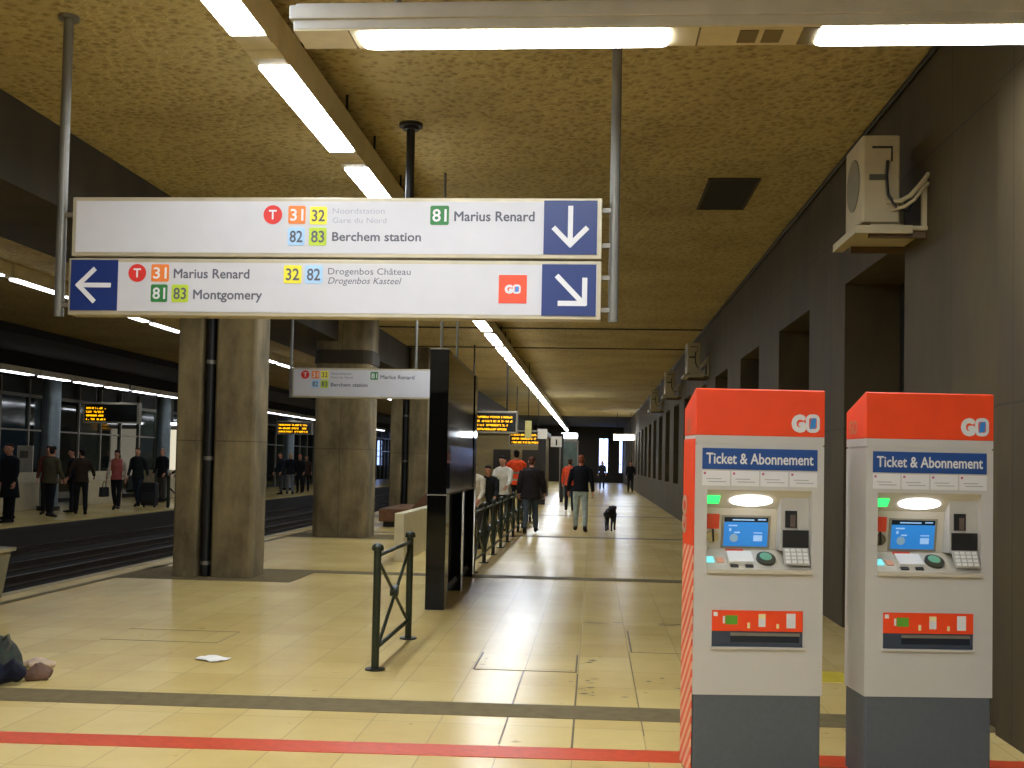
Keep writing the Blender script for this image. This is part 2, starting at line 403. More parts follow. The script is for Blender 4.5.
# scuffed cracks on the tiles near the machines
b = MB(); rc = random.Random(3)
for (cx, cy, n, sx, sy) in ((.45, 10.85, 9, .9, .05), (-.02, 8.1, 8, .05, .7), (.15, 7.7, 6, .35, .3), (.75, 7.9, 5, .25, .3), (-.84, 8.45, 5, .06, .25)):
    for _ in range(n):
        x = cx+rc.uniform(-1, 1)*sx; y = cy+rc.uniform(-1, 1)*sy; l = rc.uniform(.02, .09) if sx < .5 else rc.uniform(.08, .22); wv = rc.uniform(.01, .025)
        b.add([(x-l*.5, y, .0022), (x, y-wv, .0022), (x+l*.5, y+wv*.3, .0022), (x+l*.1, y+wv, .0022)], [(0, 1, 2, 3)])
struct('trim_21', b, JM)
struct('trim_24', MB().add([(1.62,8.2,0),(1.98,8.2,0),(1.9,8.62,0),(1.7,8.62,0),(1.62,8.2,.003),(1.98,8.2,.003),(1.9,8.62,.003),(1.7,8.62,.003)], [(3,2,1,0),(4,5,6,7),(0,1,5,4),(1,2,6,5),(2,3,7,6),(3,0,4,7)]), mat('yellow_floor_mark', 'cdb83a', .5))
# rails and their bed
rail_poly = [(-.07,0),(.07,0),(.07,.02),(.015,.04),(.015,.11),(.036,.12),(.036,.15),(-.036,.15),(-.036,.12),(-.015,.11),(-.015,.04),(-.07,.02)]
RAILM = mat('rail_steel', '4a4136', .4, .6, var=.2)
for k, x in enumerate((-7.35, -8.85, -9.95, -11.45)):
    r = MB().prism([(x+p[0], p[1]-.5) for p in rail_poly], 'y', -8.9, 92.9).build('tram_rail', RAILM)
    tag(r, ['steel rail nearest the platform where the pillars stand', 'second steel rail from the pillar platform', 'third steel rail from the pillar platform', 'steel rail nearest the far platform edge'][k], 'rail', 'rails of the two tram tracks')
struct('trim_22', MB().box((-12.3, -9, -.5), (-12.22, 93, -.16)).box((-12.3, -9, -.16), (-12.19, 93, -.05)), mat('edge_lip', '2c261b', .6))
# ------------------------------------------------------------------ ceiling light strips
def light_fixture(label, x0, x1, y0, y1, z0, z1, l0, l1, group, lamp=TUBE, detail=True):
    """trunking box with a flat lit diffuser underneath"""
    t = thing('ceiling_light', label, 'ceiling light', ((x0+x1)/2, y0, z0), 0, group)
    hw = (x1-x0)/2; L = y1-y0
    MB().box((-hw, .004, .004), (hw, L-.004, z1-z0)).build('housing', CREAM_METAL, t)
    MB().box((-hw*.93, l0, -.016), (hw*.93, l1, .004)).build('diffuser', lamp, t)
    if detail:
        for a in (l0-.16, l1+.03): MB().box((-hw, a, -.006), (hw, a+.13, .004)).build('end_plate', CREAM_METAL, t)
        for a in (.25, .8): MB().tube([(hw*.8, L*a, z1-z0), (hw*.8, L*a, 4.66-z0)], .012, 8).build('hanger', DARK_METAL, t)
    return t
for k in range(-5, 33):
    y0 = 4.45+2.62*k
    if y0 > 90: break
    lab = 'lit fluorescent fixture in the long ceiling strip over the platform, %s from the front' % ORD[k] if k >= 0 else 'fluorescent fixture of the platform strip above the photographer'
    light_fixture(lab, -2.365, -2.135, y0, y0+2.62, 4.25, 4.5, .29, 2.32, 'fluorescent strip along the platform', TUBE, k < 9)
for k in range(0, 26):
    y0 = 10.2+1.46*k
    light_fixture('short lit fluorescent lamp in the row above the near tram track, %s from the left' % ORD[k], -7.36, -7.24, y0, y0+1.4, 3.72, 3.9, .1, 1.25, 'lamps above the near track', TUBE_FAR, False)
for k in range(0, 26):
    y0 = 20.9+1.75*k
    light_fixture('lit fluorescent lamp in the row above the far platform edge, %s from the left' % ORD[k], -12.88, -12.72, y0, y0+1.7, 3.32, 3.46, .12, 1.42, 'lamps above the far platform edge', TUBE_FAR, False)
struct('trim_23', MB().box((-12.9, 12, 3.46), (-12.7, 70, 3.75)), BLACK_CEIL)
# cross fixture in front of the main sign
def cross_light(label, y, x0, x1, lits, z0=3.89):
    t = thing('crosswise_ceiling_light', label, 'ceiling light', (x0, y, z0))
    L = x1-x0
    MB().box((0, 0, .004), (L, .27, .06)).box((-.02, -.02, .056), (L, .29, .13)).box((0, .03, .13), (L, .24, .16)).build('housing', mat('grey_enamel', 'c0bdb6', .4, .1), t, bevel=.004)
    MB().box((0, .004, -.004), (L, .266, .004)).build('underside_plate', CREAM_METAL, t)
    for a, c in lits:
        MB().prism(rrect(a-x0, .02, c-x0, .25, .05), 'z', -.018, -.004).build('diffuser', TUBE, t)
    for a in (.55, L/2, L-.5):
        MB().tube([(a, .135, .16), (a, .135, 4.66-z0)], .02, 10).disc((a, .135), .06, (4.63-z0, 4.66-z0), 'z').build('hanger_rod', POLE_GREY, t)
    for a, c, e, f in ((.3, .31, .01, .26), (2.2, 2.21, .01, .26), (2.42, 2.52, .05, .22), (2.55, 2.65, .05, .22), (2.75, 2.84, .02, .25)):
        MB().box((a, e, -.009), (c, f, -.004)).build('socket_plate', mat('brown_plate', '6d5f3c', .5), t)
    return t
cross_light('long lit fluorescent fixture hanging crosswise in front of the main direction sign', 5.83, -1.68, 2.42, [(-1.33, .365), (1.16, 2.36)])
cross_light('added unseen crosswise fluorescent fixture just behind the photographer', -1.9, -3.2, 2.42, [(-2.8, -1.1), (-.6, 1.1), (1.2, 2.3)])  # unseen fixture, added to light the surfaces that face the camera
cross_light('added unseen crosswise fluorescent fixture above the photographer', 1.6, -3.6, 2.42, [(-3.3, -1.6), (-1.2, .5), (.9, 2.36)])  # added out of view to brighten the machine fronts and near floor
cross_light('rearmost added unseen crosswise fluorescent fixture behind the photographer', -6.5, -4.2, 2.42, [(-3.8, -2.1), (-1.6, .1), (.6, 2.3)])  # another fixture added out of view for light from behind

# ------------------------------------------------------------------ direction signs
def sx(px): # along the board, metres from its middle
    A = ((118, -1.4998), (336, .0421), (596.2, 1.8229))
    return sum(v*math.prod((px-A[j][0])/(A[i][0]-A[j][0]) for j in range(3) if j != i) for i, (_, v) in enumerate(A))
BADGE = {'31': (ORANGE, PAPER_W), '32': (YELLOW, INK), '82': (PALE_BLUE, INK), '83': (LIME, INK), '81': (GREEN, PAPER_W)}
def badge(board, num, x0, z0, w, h, y):
    bg, fg = BADGE[num]
    b = MB().prism(rrect(x0, z0, x0+w, z0+h, .012), 'y', y-.003, y, 0)
    add_text(b, num, x0+w*.12, z0+h*.17, w*.76, h*.66, y-.0045, 1, .02)
    return b.build('route_badge', [bg, fg], board)
def tcircle(board, cx, cz, r, y):
    b = MB().disc((cx, cz), r, (y-.003, y), 'y', 28)
    add_text(b, 'T', cx-r*.42, cz-r*.5, r*.84, r*1.02, y-.0045, 1, .03)
    return b.build('tram_badge', [T_RED, PAPER_W], board)
def label_text(board, s, x, z, w, cap, y, m=None, off=.028, shear=0.):
    return add_text(MB(), s, x, z, w, cap, y, 0, off, shear).build('lettering', m or INK, board)
def bar2(b, p, q, w, y, mi=1):
    d = Vector((q[0]-p[0], q[1]-p[1])).normalized()*1.0; n = Vector((-d.y, d.x))*w/2
    P = [(p[0]-n.x, p[1]-n.y), (q[0]-n.x, q[1]-n.y), (q[0]+n.x, q[1]+n.y), (p[0]+n.x, p[1]+n.y)]
    b.prism(P, 'y', y-.003, y, mi)
def arrow_panel(board, x0, z0, x1, z1, kind, y):
    b = MB().box((x0, y-.004, z0), (x1, y, z1), 0); w = x1-x0; h = z1-z0; Y = y-.004
    def P(u, v): return (x0+u*w, z0+v*h)
    t = .075*w*1.25
    if kind == 'down': L = [((.5, .9), (.5, .17)), ((.18, .5), (.525, .155)), ((.82, .5), (.475, .155))]
    elif kind == 'left': L = [((.86, .5), (.15, .5)), ((.52, .83), (.14, .475)), ((.52, .17), (.14, .525))]
    else: L = [((.27, .78), (.74, .27)), ((.79, .74), (.79, .2)), ((.82, .24), (.3, .24))]
    for i, (p, q) in enumerate(L): bar2(b, P(*p), P(*q), t, Y-.0006*i)
    return b.build('arrow_panel', [BLUE, PAPER_W], board)
def go_logo(name, par, x, z, w, h, y, m=None, mb=False):
    """rounded white G and O, a blue slanted card inside the O"""
    b = MB()
    add_text(b, 'G', x, z, w*.5, h, y-.002, 0, .09)
    O = rrect(x+w*.5, z, x+w*.99, z+h, h*.3, 5); I = rrect(x+w*.615, z+h*.2, x+w*.885, z+h*.8, h*.12, 5)
    n = len(O)
    b.add([(p[0], y-.002, p[1]) for p in O]+[(p[0], y-.002, p[1]) for p in I], [(i, (i+1) % n, n+(i+1) % n, n+i) for i in range(n)], 0)
    b.prism([(x+w*.635, z+h*.18), (x+w*.84, z+h*.25), (x+w*.87, z+h*.8), (x+w*.68, z+h*.76)], 'y', y-.0035, y-.0021, 1)
    return b.build(name, m or [PAPER_W, GO_BLUE], par)
sg = thing('direction_sign', 'large white double direction sign with blue arrow panels hanging on two poles', 'sign', (-1.829, 7.4, 2.52))
def board(par, x0, z0, w, h, d=.14):
    """sign box: metal case with a white face panel"""
    c = MB().box((x0, 0, z0), (x0+w, d, z0+h)).build('sign_board', mat('sign_case', 'b9ae92', .4, .3), par, bevel=.006)
    MB().box((x0+.03, -.004, z0+.028), (x0+w-.03, 0, z0+h-.028)).build('sign_face', SIGN_WHITE, c)
    return c
Yf = -.0045
# board-local heights: foot of the lower board is z = 0
up = board(sg, -1.845, .412, 3.70, .415); lo = board(sg, -1.858, 0, 3.715, .398)
def uz(y): return .412+(255.9-y)/140.6
def lz(y): return (317.0-y)/146.0
tcircle(up, sx(271.2), uz(214.6), .066, Yf)
for n, x0, x1, y0, y1 in (('31', 286.7, 304, 205.8, 223.4), ('32', 308.4, 325.4, 206.6, 224), ('82', 286.7, 303.6, 227, 244.5), ('83', 308, 325.4, 227, 244.5), ('81', 428.8, 447.5, 205.4, 224)):
    badge(up, n, sx(x0), uz(y1), sx(x1)-sx(x0), (y1-y0)/140.6, Yf)
label_text(up, 'Noordstation', sx(331), uz(213.2), sx(383)-sx(331), .038, Yf, INK_PALE, 0, .0)
label_text(up, 'Gare du Nord', sx(331), uz(222.4), sx(385)-sx(331), .038, Yf, INK_PALE, 0, .0)
label_text(up, 'Berchem station', sx(331), uz(240), sx(420)-sx(331), .064, Yf)
label_text(up, 'Marius Renard', sx(452.8), uz(220.3), sx(533.4)-sx(452.8), .07, Yf)
arrow_panel(up, sx(542.7), uz(251.8), sx(596.2), uz(200.2), 'down', Yf)
arrow_panel(lo, sx(71), lz(312.6), sx(118), lz(261), 'left', Yf)
tcircle(lo, sx(137.3), lz(274), .063, Yf)
for n, x0, x1, y0, y1 in (('31', 151.4, 169, 265, 282.6), ('81', 151.4, 168, 285.5, 303.4), ('83', 172.2, 188.9, 285.5, 303.4), ('32', 283.8, 301.4, 265, 283.4), ('82', 304.9, 322.5, 265, 283.4)):
    badge(lo, n, sx(x0), lz(y1), sx(x1)-sx(x0), (y1-y0)/146., Yf)
label_text(lo, 'Marius Renard', sx(173.6), lz(279), sx(249.4)-sx(173.6), .068, Yf)
label_text(lo, 'Montgomery', sx(193.6), lz(300.2), sx(262.6)-sx(193.6), .068, Yf)
label_text(lo, 'Drogenbos Château', sx(328), lz(274), sx(410.4)-sx(328), .045, Yf, None, 0)
label_text(lo, 'Drogenbos Kasteel', sx(328), lz(283.4), sx(401.5)-sx(328), .045, Yf, None, 0, .25)
g = MB().box((sx(498.8), Yf-.003, lz(301.5)), (sx(526.8), Yf, lz(273.4))).build('go_panel', GO_RED, lo)
go_logo('logo', lo, sx(504.8), lz(292), sx(521)-sx(504.8), .062, Yf-.003)
arrow_panel(lo, sx(541.8), lz(313.4), sx(596.2), lz(262.4), 'down_right', Yf)
for x in (-1.955, 1.94):
    MB().tube([(x, .07, -.005), (x, .07, 2.14)], .034, 16).disc((x, .07), .075, (2.115, 2.14), 'z').build('pole', POLE_GREY, sg, smooth=False)
    for z in ((.06, .7) if x < 0 else (.06, .28, .5, .74)): MB().box((min(x, math.copysign(1.845, x)), .05, z), (max(x, math.copysign(1.845, x)), .09, z+.03)).build('pole_bracket', GREY_METAL, sg)
# second, single sign further along
s2 = thing('direction_sign', 'smaller white direction sign hanging in front of the second pillar', 'sign', (-3.75, 17.4, 2.53))
b2 = board(s2, -1.135, 0, 2.4, .48)
S2 = 63.2
def s2x(px): return -1.135+(px-292)/61.5
def s2z(y): return .48-(y-367.5)/63.
tcircle(b2, s2x(305.5), s2z(374.6), .068, Yf)
for n, x0, y0 in (('31', 312, 370.6), ('32', 321.3, 370.6), ('82', 312, 380), ('83', 321.3, 380), ('81', 371, 371)):
    badge(b2, n, s2x(x0), s2z(y0+7.8), .125, .125, Yf)
label_text(b2, 'Noordstation', s2x(331.5), s2z(374.2), .33, .035, Yf, None, 0); label_text(b2, 'Gare du Nord', s2x(331.5), s2z(378), .35, .035, Yf, None, 0)
label_text(b2, 'Berchem station', s2x(331.5), s2z(386.3), .60, .062, Yf); label_text(b2, 'Marius Renard', s2x(381), s2z(378), .55, .065, Yf)
for x in (-1.17, -.55+1.42):
    MB().tube([(x, .07, -.002 if x < 0 else .48), (x, .07, 2.13)], .024, 12).build('pole', POLE_GREY, s2)
    MB().box((x-.03, .05, .2), (x+.05, .09, .24)).build('pole_bracket', GREY_METAL, s2)
# free pipe with a ceiling flange behind the big sign
p = MB().tube([(0, 0, -1.2), (0, 0, 0)], .04, 14).disc((0, 0), .11, (-.03, 0), 'z').disc((0, 0), .075, (-.06, -.03), 'z').build('ceiling_pipe', DARK_METAL)
p.location = (-1.741, 9.97, 4.66); tag(p, 'dark pipe with round flange dropping from the ceiling behind the big sign', 'pipe')

# ------------------------------------------------------------------ LED departure boards
AMBER = lamp_mat('amber_led', 'ffb000', .6)
LEDBOX = mat('display_black', '0d0f0b', .25)
def led_board(label, loc, w, h, rows, seed, rods, half=None):
    t = thing('departure_display', label, 'display', loc)
    b = MB().box((-w/2, 0, 0), (w/2, .2, h)).build('case', mat('display_frame', '9a917c', .4, .3), t, bevel=.01)
    MB().box((-w/2+.05, -.006, .05), (w/2-.05, 0, h-.05)).build('screen', LEDBOX, t)
    rr = random.Random(seed); x1 = w/2-.12 if not half else -w/2+w*half
    for k in range(rows):
        d = MB(); z = h-.1-(k+.8)*(h-.16)/rows; ch = (h-.16)/rows*.5; x = -w/2+.1; end = x1-rr.uniform(0, .18)*w
        d.box((x-.01, -.008, z-.01), (x1+.01, -.006, z+ch+.01), 1)
        while x < end:
            if rr.random() < .84:
                for q in range(3):
                    if rr.random() < .85: d.box((x, -.0105, z+q*ch/3), (x+.022, -.008, z+q*ch/3+ch*.26))
            x += .03
        d.build('led_row', [AMBER, LEDBOX], t)
    for x in (-w*.3, w*.3):
        MB().tube([(x, .1, h), (x, .1, rods-loc[2])], .02, 10).build('hanging_rod', DARK_METAL, t)
    return t
led_board('lit amber departure board hanging beside the black map panel', (-2.78, 29, 2.31), 1.5, .59, 4, 1, 4.66)
led_board('smaller-looking amber departure board further along behind the other', (-2.75, 45, 2.25), 1.5, .62, 3, 5, 4.66)
led_board('amber departure board over the far platform left of the nearest pillar', (-12.95, 28.6, 2.38), 1.55, .56, 4, 3, 3.75, .47)
led_board('amber departure board over the far platform between the first two pillars', (-12.75, 46, 2.55), 1.55, .58, 3, 9, 3.75)

# ------------------------------------------------------------------ pillars
def pillar(label, y0, split, wb):
    t = thing('concrete_pillar', label, 'pillar', (-4.88, y0, 0))
    H = 4.66
    def blk(name, x0, x1, d, r):
        o = MB().prism(rrect(x0, 0, x1, d, r, 6), 'z', 0, H).build(name, PILLAR, t); return o
    if split:
        blk('pillar_shaft', -.52, -.2, .6, .04); blk('pillar_shaft', -.02, .52, .6, .05)
        MB().box((-.2, .2, 0), (-.02, .5, H)).build('recess_filler', DARK_METAL, t)
        p = MB().tube([(-.11, .1, 0), (-.11, .1, H)], .06, 14)
        c = MB()
        for z in (.15, 1.5, 2.75, 3.9): c.disc((-.11, .1), .067, (z, z+.05), 'z', 18)
        q = p.build('downpipe', BLACK, t); c.build('pipe_clamp', GREY_METAL, q)
    else:
        blk('pillar_shaft', -.56, .56, 1.0, .2)
        MB().prism(rrect(-.59, -.03, .59, 1.03, .22, 6), 'z', 3.45, 3.72).build('collar', BEAM, t)
    return t
pillar('nearest concrete pillar, split by a black downpipe', 13.85, True, 0)
p2 = pillar('smooth concrete pillar behind the smaller hanging sign', 21.5, False, 0); p2.location.x = -5.03
p3 = pillar('third concrete pillar, split by a downpipe, left of the black map panel', 29.9, True, 0); p3.location.x = -5.08
p4 = pillar('distant concrete pillar hidden beyond the third', 38.2, False, 0); p4.location.x = -5.0

# ------------------------------------------------------------------ black map panel on posts
tp = thing('map_panel', 'tall glossy black map panel on legs at the end of the crossed railing', 'panel', (-1.73, 11.4, 0), .022)
GB = mat('glossy_black', '07080a', .05, var=.1, spec=.3); GBM = mat('black_board', '0b0b0c', .45)
MB().box((0, 0, 1.2), (.2, .32, 2.72)).box((.012, .32, 1.2), (.188, 3.25, 2.70)).box((0, 3.25, 1.2), (.2, 3.6, 2.70)).build('panel_body', GB, tp, bevel=.006)
for y0, y1 in ((0, .32), (1.74, 1.98), (3.36, 3.6)): MB().box((0, y0, 0), (.2, y1, 1.19)).build('post', GB, tp, bevel=.005)
for y0, y1 in ((.321, 1.739), (1.981, 3.359)): MB().box((.03, y0, .12), (.08, y1, 1.185)).build('kick_board', GBM, tp)
MB().box((-.003, -.003, 1.188), (.203, .33, 1.202)).box((.19, .33, 1.188), (.203, 3.6, 1.2)).build('joint_trim', GREY_METAL, tp)
for y0, y1 in ((.36, 1.76), (1.79, 3.2)): MB().box((.188, y0, 1.21), (.193, y1, 1.72)).build('poster', mat('grey_reflection', '2a2a27', .15, var=.3, scale=3), tp)  # grey sheets carry the reflection low on the glossy side as colour
MB().box((0, 0, 2.72), (.2, .35, 2.728)).box((.17, .35, 2.70), (.2, 3.6, 2.71)).build('top_highlight', GREY_METAL, tp)  # highlight along the top edge, made as pale strips
for y in (.3, 1.9): MB().tube([(.08, y, 2.72), (.08, y, 4.66)], .015, 8).build('hanging_rod', POLE_GREY, tp)

# ------------------------------------------------------------------ crossed railings
def bay(b_post, y0, y1, parent, last=True):
    """one bay: top rail, foot rail, two crossing bars and a boss"""
    MB().tube([(0, y0, .84), (0, y1, .84)], .017, 8).build('top_rail', GREEN_PAINT, parent)
    MB().tube([(0, y0, .16), (0, y1, .16)], .017, 8).build('foot_rail', GREEN_PAINT, parent)
    MB().tube([(.012, y0, .16), (.012, y1, .84)], .014, 8).build('cross_bar', GREEN_PAINT, parent)
    MB().tube([(-.012, y0, .84), (-.012, y1, .16)], .014, 8).build('cross_bar', GREEN_PAINT, parent)
    MB().disc(((y0+y1)/2, .5), .045, (-.03, .03), 'x', 14).build('boss', GREEN_PAINT, parent)
def post(y, parent):
    o = MB().tube([(0, y, 0), (0, y, .88)], .029, 14).disc((0, y), .045, (.88, .9), 'z', 16).ball((0, y, .905), (.045, .045, .028), 14, 6).build('post', GREEN_PAINT, parent)
    MB().disc((0, y), .075, (0, .012), 'z', 16).build('foot_plate', DARK_METAL, o)
br_ = thing('crossed_barrier', 'single dark green barrier with a crossed panel standing alone on the tiles', 'barrier', (-1.585, 8.08, 0))
post(0, br_); post(1.45, br_); bay(0, 0, 1.45, br_)
fe = thing('crossed_railing', 'long dark railing of crossed panels running on behind the black map panel', 'railing', (-1.66, 15.35, 0))
NB = 11
for k in range(NB+1): post(1.52*k, fe)
for k in range(NB): bay(0, 1.52*k, 1.52*(k+1), fe)

# ------------------------------------------------------------------ stairwell parapets
PAR = mat('parapet_white', 'cdc29c', .5, var=.06)
tag(MB().box((-3.02, 16.65, 0), (-2.87, 24.5, .74)).build('stair_parapet', PAR, bevel=.01), 'low cream parapet wall standing left of the black map panel', 'low wall')
tag(MB().box((-2.58, 21, 0), (-2.43, 24.2, .86)).box((-2.58, 24.2, 0), (-2.43, 28.8, 1.05)).build('stair_parapet', PAR, bevel=.01), 'stepped cream parapet wall behind the crossed railing', 'low wall')
bn = thing('tiled_bench', 'reddish brown bench block beside the third pillar', 'bench', (-4.35, 25.2, 0))
BR = mat('brown_tile', '6e4a30', .5, var=.2, scale=10)
MB().box((-.6, 0, .12), (.75, 3.0, .42)).build('seat_block', BR, bn, bevel=.03); MB().box((-.5, .08, 0), (.65, 2.9, .12)).build('plinth', DARK_METAL, bn)
MB().prism([(.1, .42), (.7, .42), (.62, .80), (.45, .80)], 'y', .3, 2.8).build('backrest', BR, bn, bevel=.02)
# stair house closing the view behind the boards
sh = thing('stair_enclosure', 'tan stair enclosure with dark doors behind the departure boards', 'booth', (-3.4, 47.5, 0))
MB().box((-2.2, 0, 0), (1.2, 6, 2.75)).build('walls', mat('tan_wall', '8a7a52', .7), sh)
for x in (-.95, .3): MB().box((x, -.05, 0), (x+.75, 0, 2.1)).build('door', mat('brown_door', '2a2118', .5), sh)
MB().box((-2.3, -.1, 2.75), (1.3, 6, 2.95)).build('roof_edge', DARK_METAL, sh)
# ------------------------------------------------------------------ ticket machines
MBODY = mat('machine_grey', 'c3bfb8', .4, .05, var=.02); MPL = mat('machine_plinth', '565b60', .5, var=.06, scale=40); MLIN = mat('machine_liner', 'c9c1ae', .35, .1, var=.03)
MBLUE = mat('machine_blue', '234c8e', .4); SCRB = lamp_mat('screen_blue', '2a7cc8', .12); SCRD = mat('screen_dark', '1c2836', .2)
LAMPM = lamp_mat('machine_lamp', 'f0f2ff', 2.0); LED_G = lamp_mat('green_led', '30e868', .4); LED_C = lamp_mat('cyan_led', '7fe0e8', .2)
CAV = mat('cavity', '1b1a1a', .5); CHROME = mat('brushed_steel', 'a9a496', .25, .9); KEYM = mat('key_white', 'e4e2da', .4); PINK = mat('step_mark', 'b9577a', .5)
SLOTD = mat('tray_dark', '3b4350', .3); STR = stripe_mat('advert_stripes', 'e8532c', 'f0b592', 34.)
def ticket_machine(label, loc, rz, advert):
    t = thing('ticket_machine', label, 'ticket machine', loc, rz, 'ticket machines')
    Wd = .323; D = .30
    MB().prism(rrect(-Wd+.004, .006, Wd-.004, D-.006, .012), 'z', 0, .42).build('plinth', MPL, t)
    b = MB()
    b.box((-Wd, 0, .42), (Wd, D, 1.035)); b.box((-Wd, 0, 1.435), (Wd, D, 1.658)); b.box((-Wd, 0, 1.035), (-.263, D, 1.435)); b.box((.263, 0, 1.035), (Wd, D, 1.435)); b.box((-.263, .18, 1.035), (.263, D, 1.435))
    b.box((-Wd+.006, .004, 1.658), (Wd-.006, D-.004, 1.665)); b.box((-Wd, 0, 1.665), (Wd, D, 1.706))
    body = b.build('body', MBODY, t)
    cap = MB().prism([(0, 1.706), (D, 1.706), (D, 1.85), (.012, 1.942), (0, 1.937)], 'x', -Wd-.002, Wd+.002).build('top_cap', GO_RED, t, bevel=.004)
    go_logo('logo', cap, .155, 1.728, .145, .092, -.001)
    def onside(x0, y0):
        return lambda p: (x0, y0-p[0], p[2])
    if not advert:
        s = MB(); add_text(s, 'GO', 0, 1.73, .12, .075, 0, 0, .05, flip=onside(-Wd-.0035, .25)); s.build('side_logo', mat('side_logo_tone', 'e09a72', .5), cap)
    lab = MB().box((-.29, -.004, 1.537), (.288, 0, 1.642), 0); add_text(lab, 'Ticket & Abonnement', -.272, 1.564, .54, .056, -.0055, 1, .022)
    lab.build('title_plate', [MBLUE, PAPER_W], body)
    inf = MB()
    for k in range(4):
        x = -.29+k*.1465
        inf.box((x, -.003, 1.455), (x+.139, 0, 1.53), 0)
        inf.box((x+.007, -.0042, 1.511), (x+.018, -.003, 1.522), 2)
        for j, (a, l) in enumerate(((.02, .075), (.03, .09), (.015, .08))[:3]):
            if j < 2: inf.box((x+a, -.0042, 1.487-.014*j), (x+a+l, -.003, 1.491-.014*j), 1)
    inf.build('instruction_strip', [PAPER_W, mat('fine_print', 'a7a29c', .6), PINK], body)
    # recess
    ln = MB().prism([(.004, 1.43), (.10, 1.335), (.135, 1.115), (.0, 1.005), (-.022, 1.0), (-.022, 1.012), (.0, 1.018), (.128, 1.122), (.18, 1.122), (.18, 1.43)][::1], 'x', -.2629, .2629)
    ln = MB().prism([(.18, 1.035), (.18, 1.435), (.004, 1.435), (.10, 1.34), (.135, 1.13), (0, 1.048), (-.022, 1.042), (-.022, 1.022), (-.001, 1.022), (-.001, 1.035)], 'x', -.2629, .2629)
    liner = ln.build('recess_panel', MLIN, t)
    def slope(u, a, b_): return tuple(a[i]+(b_[i]-a[i])*u for i in (0, 1))
    n1 = Vector((0, -.095, -.096)).normalized()
    # lamp ellipse lying on the upper slope
    A = (.004, 1.435); B = (.10, 1.34); rot = Matrix.Rotation(0, 4, 'X')
    def on_slope(P0, P1, pts, lift):
        d = Vector((0, P1[0]-P0[0], P1[1]-P0[1])); L = d.length; d.normalize(); nn = Vector((0, d.z, -d.y))
        if nn.y > 0: nn = -nn
        return [Vector((x, P0[0], P0[1]))+d*(v*L)+nn*lift for x, v in pts]
    def patch(P0, P1, outline, mats_lift=.004, mi=0, b=None):
        b = b or MB(); lo_ = on_slope(P0, P1, outline, 0); hi = on_slope(P0, P1, outline, mats_lift); n = len(outline)
        b.add(lo_+hi, [tuple(range(n)), tuple(range(n, 2*n))]+[(i, (i+1) % n, n+(i+1) % n, n+i) for i in range(n)], mi); return b
    el = [(-.03+.108*math.cos(2*PI*j/28), .55+.27*math.sin(2*PI*j/28)) for j in range(28)]
    patch(A, B, el, .006).build('recess_lamp', LAMPM, liner)
    patch(A, B, [(-.255, .32), (-.19, .32), (-.19, .72), (-.255, .72)], .006).build('status_light', LED_G, liner)
    Bk = ((.10, 1.34), (.135, 1.13))
    def q(x0, x1, z0, z1): # rectangle on the back face by height
        v0 = (1.34-z1)/.21; v1 = (1.34-z0)/.21; return [(x0, v0), (x1, v0), (x1, v1), (x0, v1)]
    patch(*Bk, q(-.165, .085, 1.138, 1.305), .006).build('screen_frame', mat('screen_bezel', '8a8472', .4), liner)
    sc_ = patch(*Bk, q(-.152, .072, 1.148, 1.272), .008, 0); patch(*Bk, q(-.152, .072, 1.272, 1.296), .008, 1, sc_)
    for x0, x1, z0, z1 in ((-.13, -.085, 1.25, 1.257), (-.125, -.115, 1.225, 1.24), (-.10, -.07, 1.215, 1.222), (0, .045, 1.175, 1.205), (.0, .045, 1.215, 1.22), (-.11, 0, 1.28, 1.286), (.02, .06, 1.282, 1.288)):
        patch(*Bk, q(x0, x1, z0, z1), .0095, 2, sc_)
    patch(*Bk, [(-.10+.022*math.cos(2*PI*j/16), (1.34-1.19)/.21+.1*math.sin(2*PI*j/16)) for j in range(16)], .0095, 3, sc_)
    sc_.build('screen', [SCRB, SCRD, lamp_mat('screen_pale', '8fb4dc', .15), lamp_mat('screen_icon', '7d9aae', .1)], liner)
    patch(*Bk, q(-.246, -.178, 1.235, 1.31), .006).build('red_label', mat('label_red', 'dc4a30', .4), liner)
    lk = patch(*Bk, [(-.21+.032*math.cos(2*PI*j/20), (1.34-1.195)/.21+.145*math.sin(2*PI*j/20)) for j in range(20)], .012, 0)
    patch(*Bk, [(-.215, .5), (-.205, .5), (-.2, .8), (-.21, .8)], .015, 1, lk); lk.build('round_lock', [CHROME, CAV], liner)
    Sh = ((.135, 1.13), (0, 1.048))
    patch(Sh[0], Sh[1], [(-.14, .02), (-.05, .02), (-.05, .16), (-.14, .16)], .004).build('red_tag', mat('label_red', 'dc4a30', .4), liner)
    ct = patch(*Sh, [(-.145, .28), (-.02, .28), (-.02, .84), (-.145, .84)], .022, 0); patch(*Sh, [(-.14, .86), (-.10, .86), (-.10, .98), (-.14, .98)], .006, 1, ct); patch(*Sh, [(-.065, .86), (-.025, .86), (-.025, .98), (-.065, .98)], .006, 1, ct)
    ct.build('coin_slot', [KEYM, CAV], liner)
    dl = patch(*Sh, [(.05+.048*math.cos(2*PI*j/24), .55+.33*math.sin(2*PI*j/24)) for j in range(24)], .014, 0); patch(*Sh, [(.05+.03*math.cos(2*PI*j/24), .5+.2*math.sin(2*PI*j/24)) for j in range(24)], .017, 1, dl)
    dl.build('selector_dial', [mat('dial_dark', '4a4a3c', .3, .5), mat('dial_green', '6fae8c', .4)], liner)
    patch(*Sh, [(-.255, .45), (-.215, .45), (-.215, .75), (-.255, .75)], .005).build('card_light', LED_C, liner)
    patch(*Sh, [(-.2, .5), (-.165, .5), (-.165, .75), (-.2, .75)], .005).build('orange_key', mat('key_orange', 'e0a07c', .4), liner)
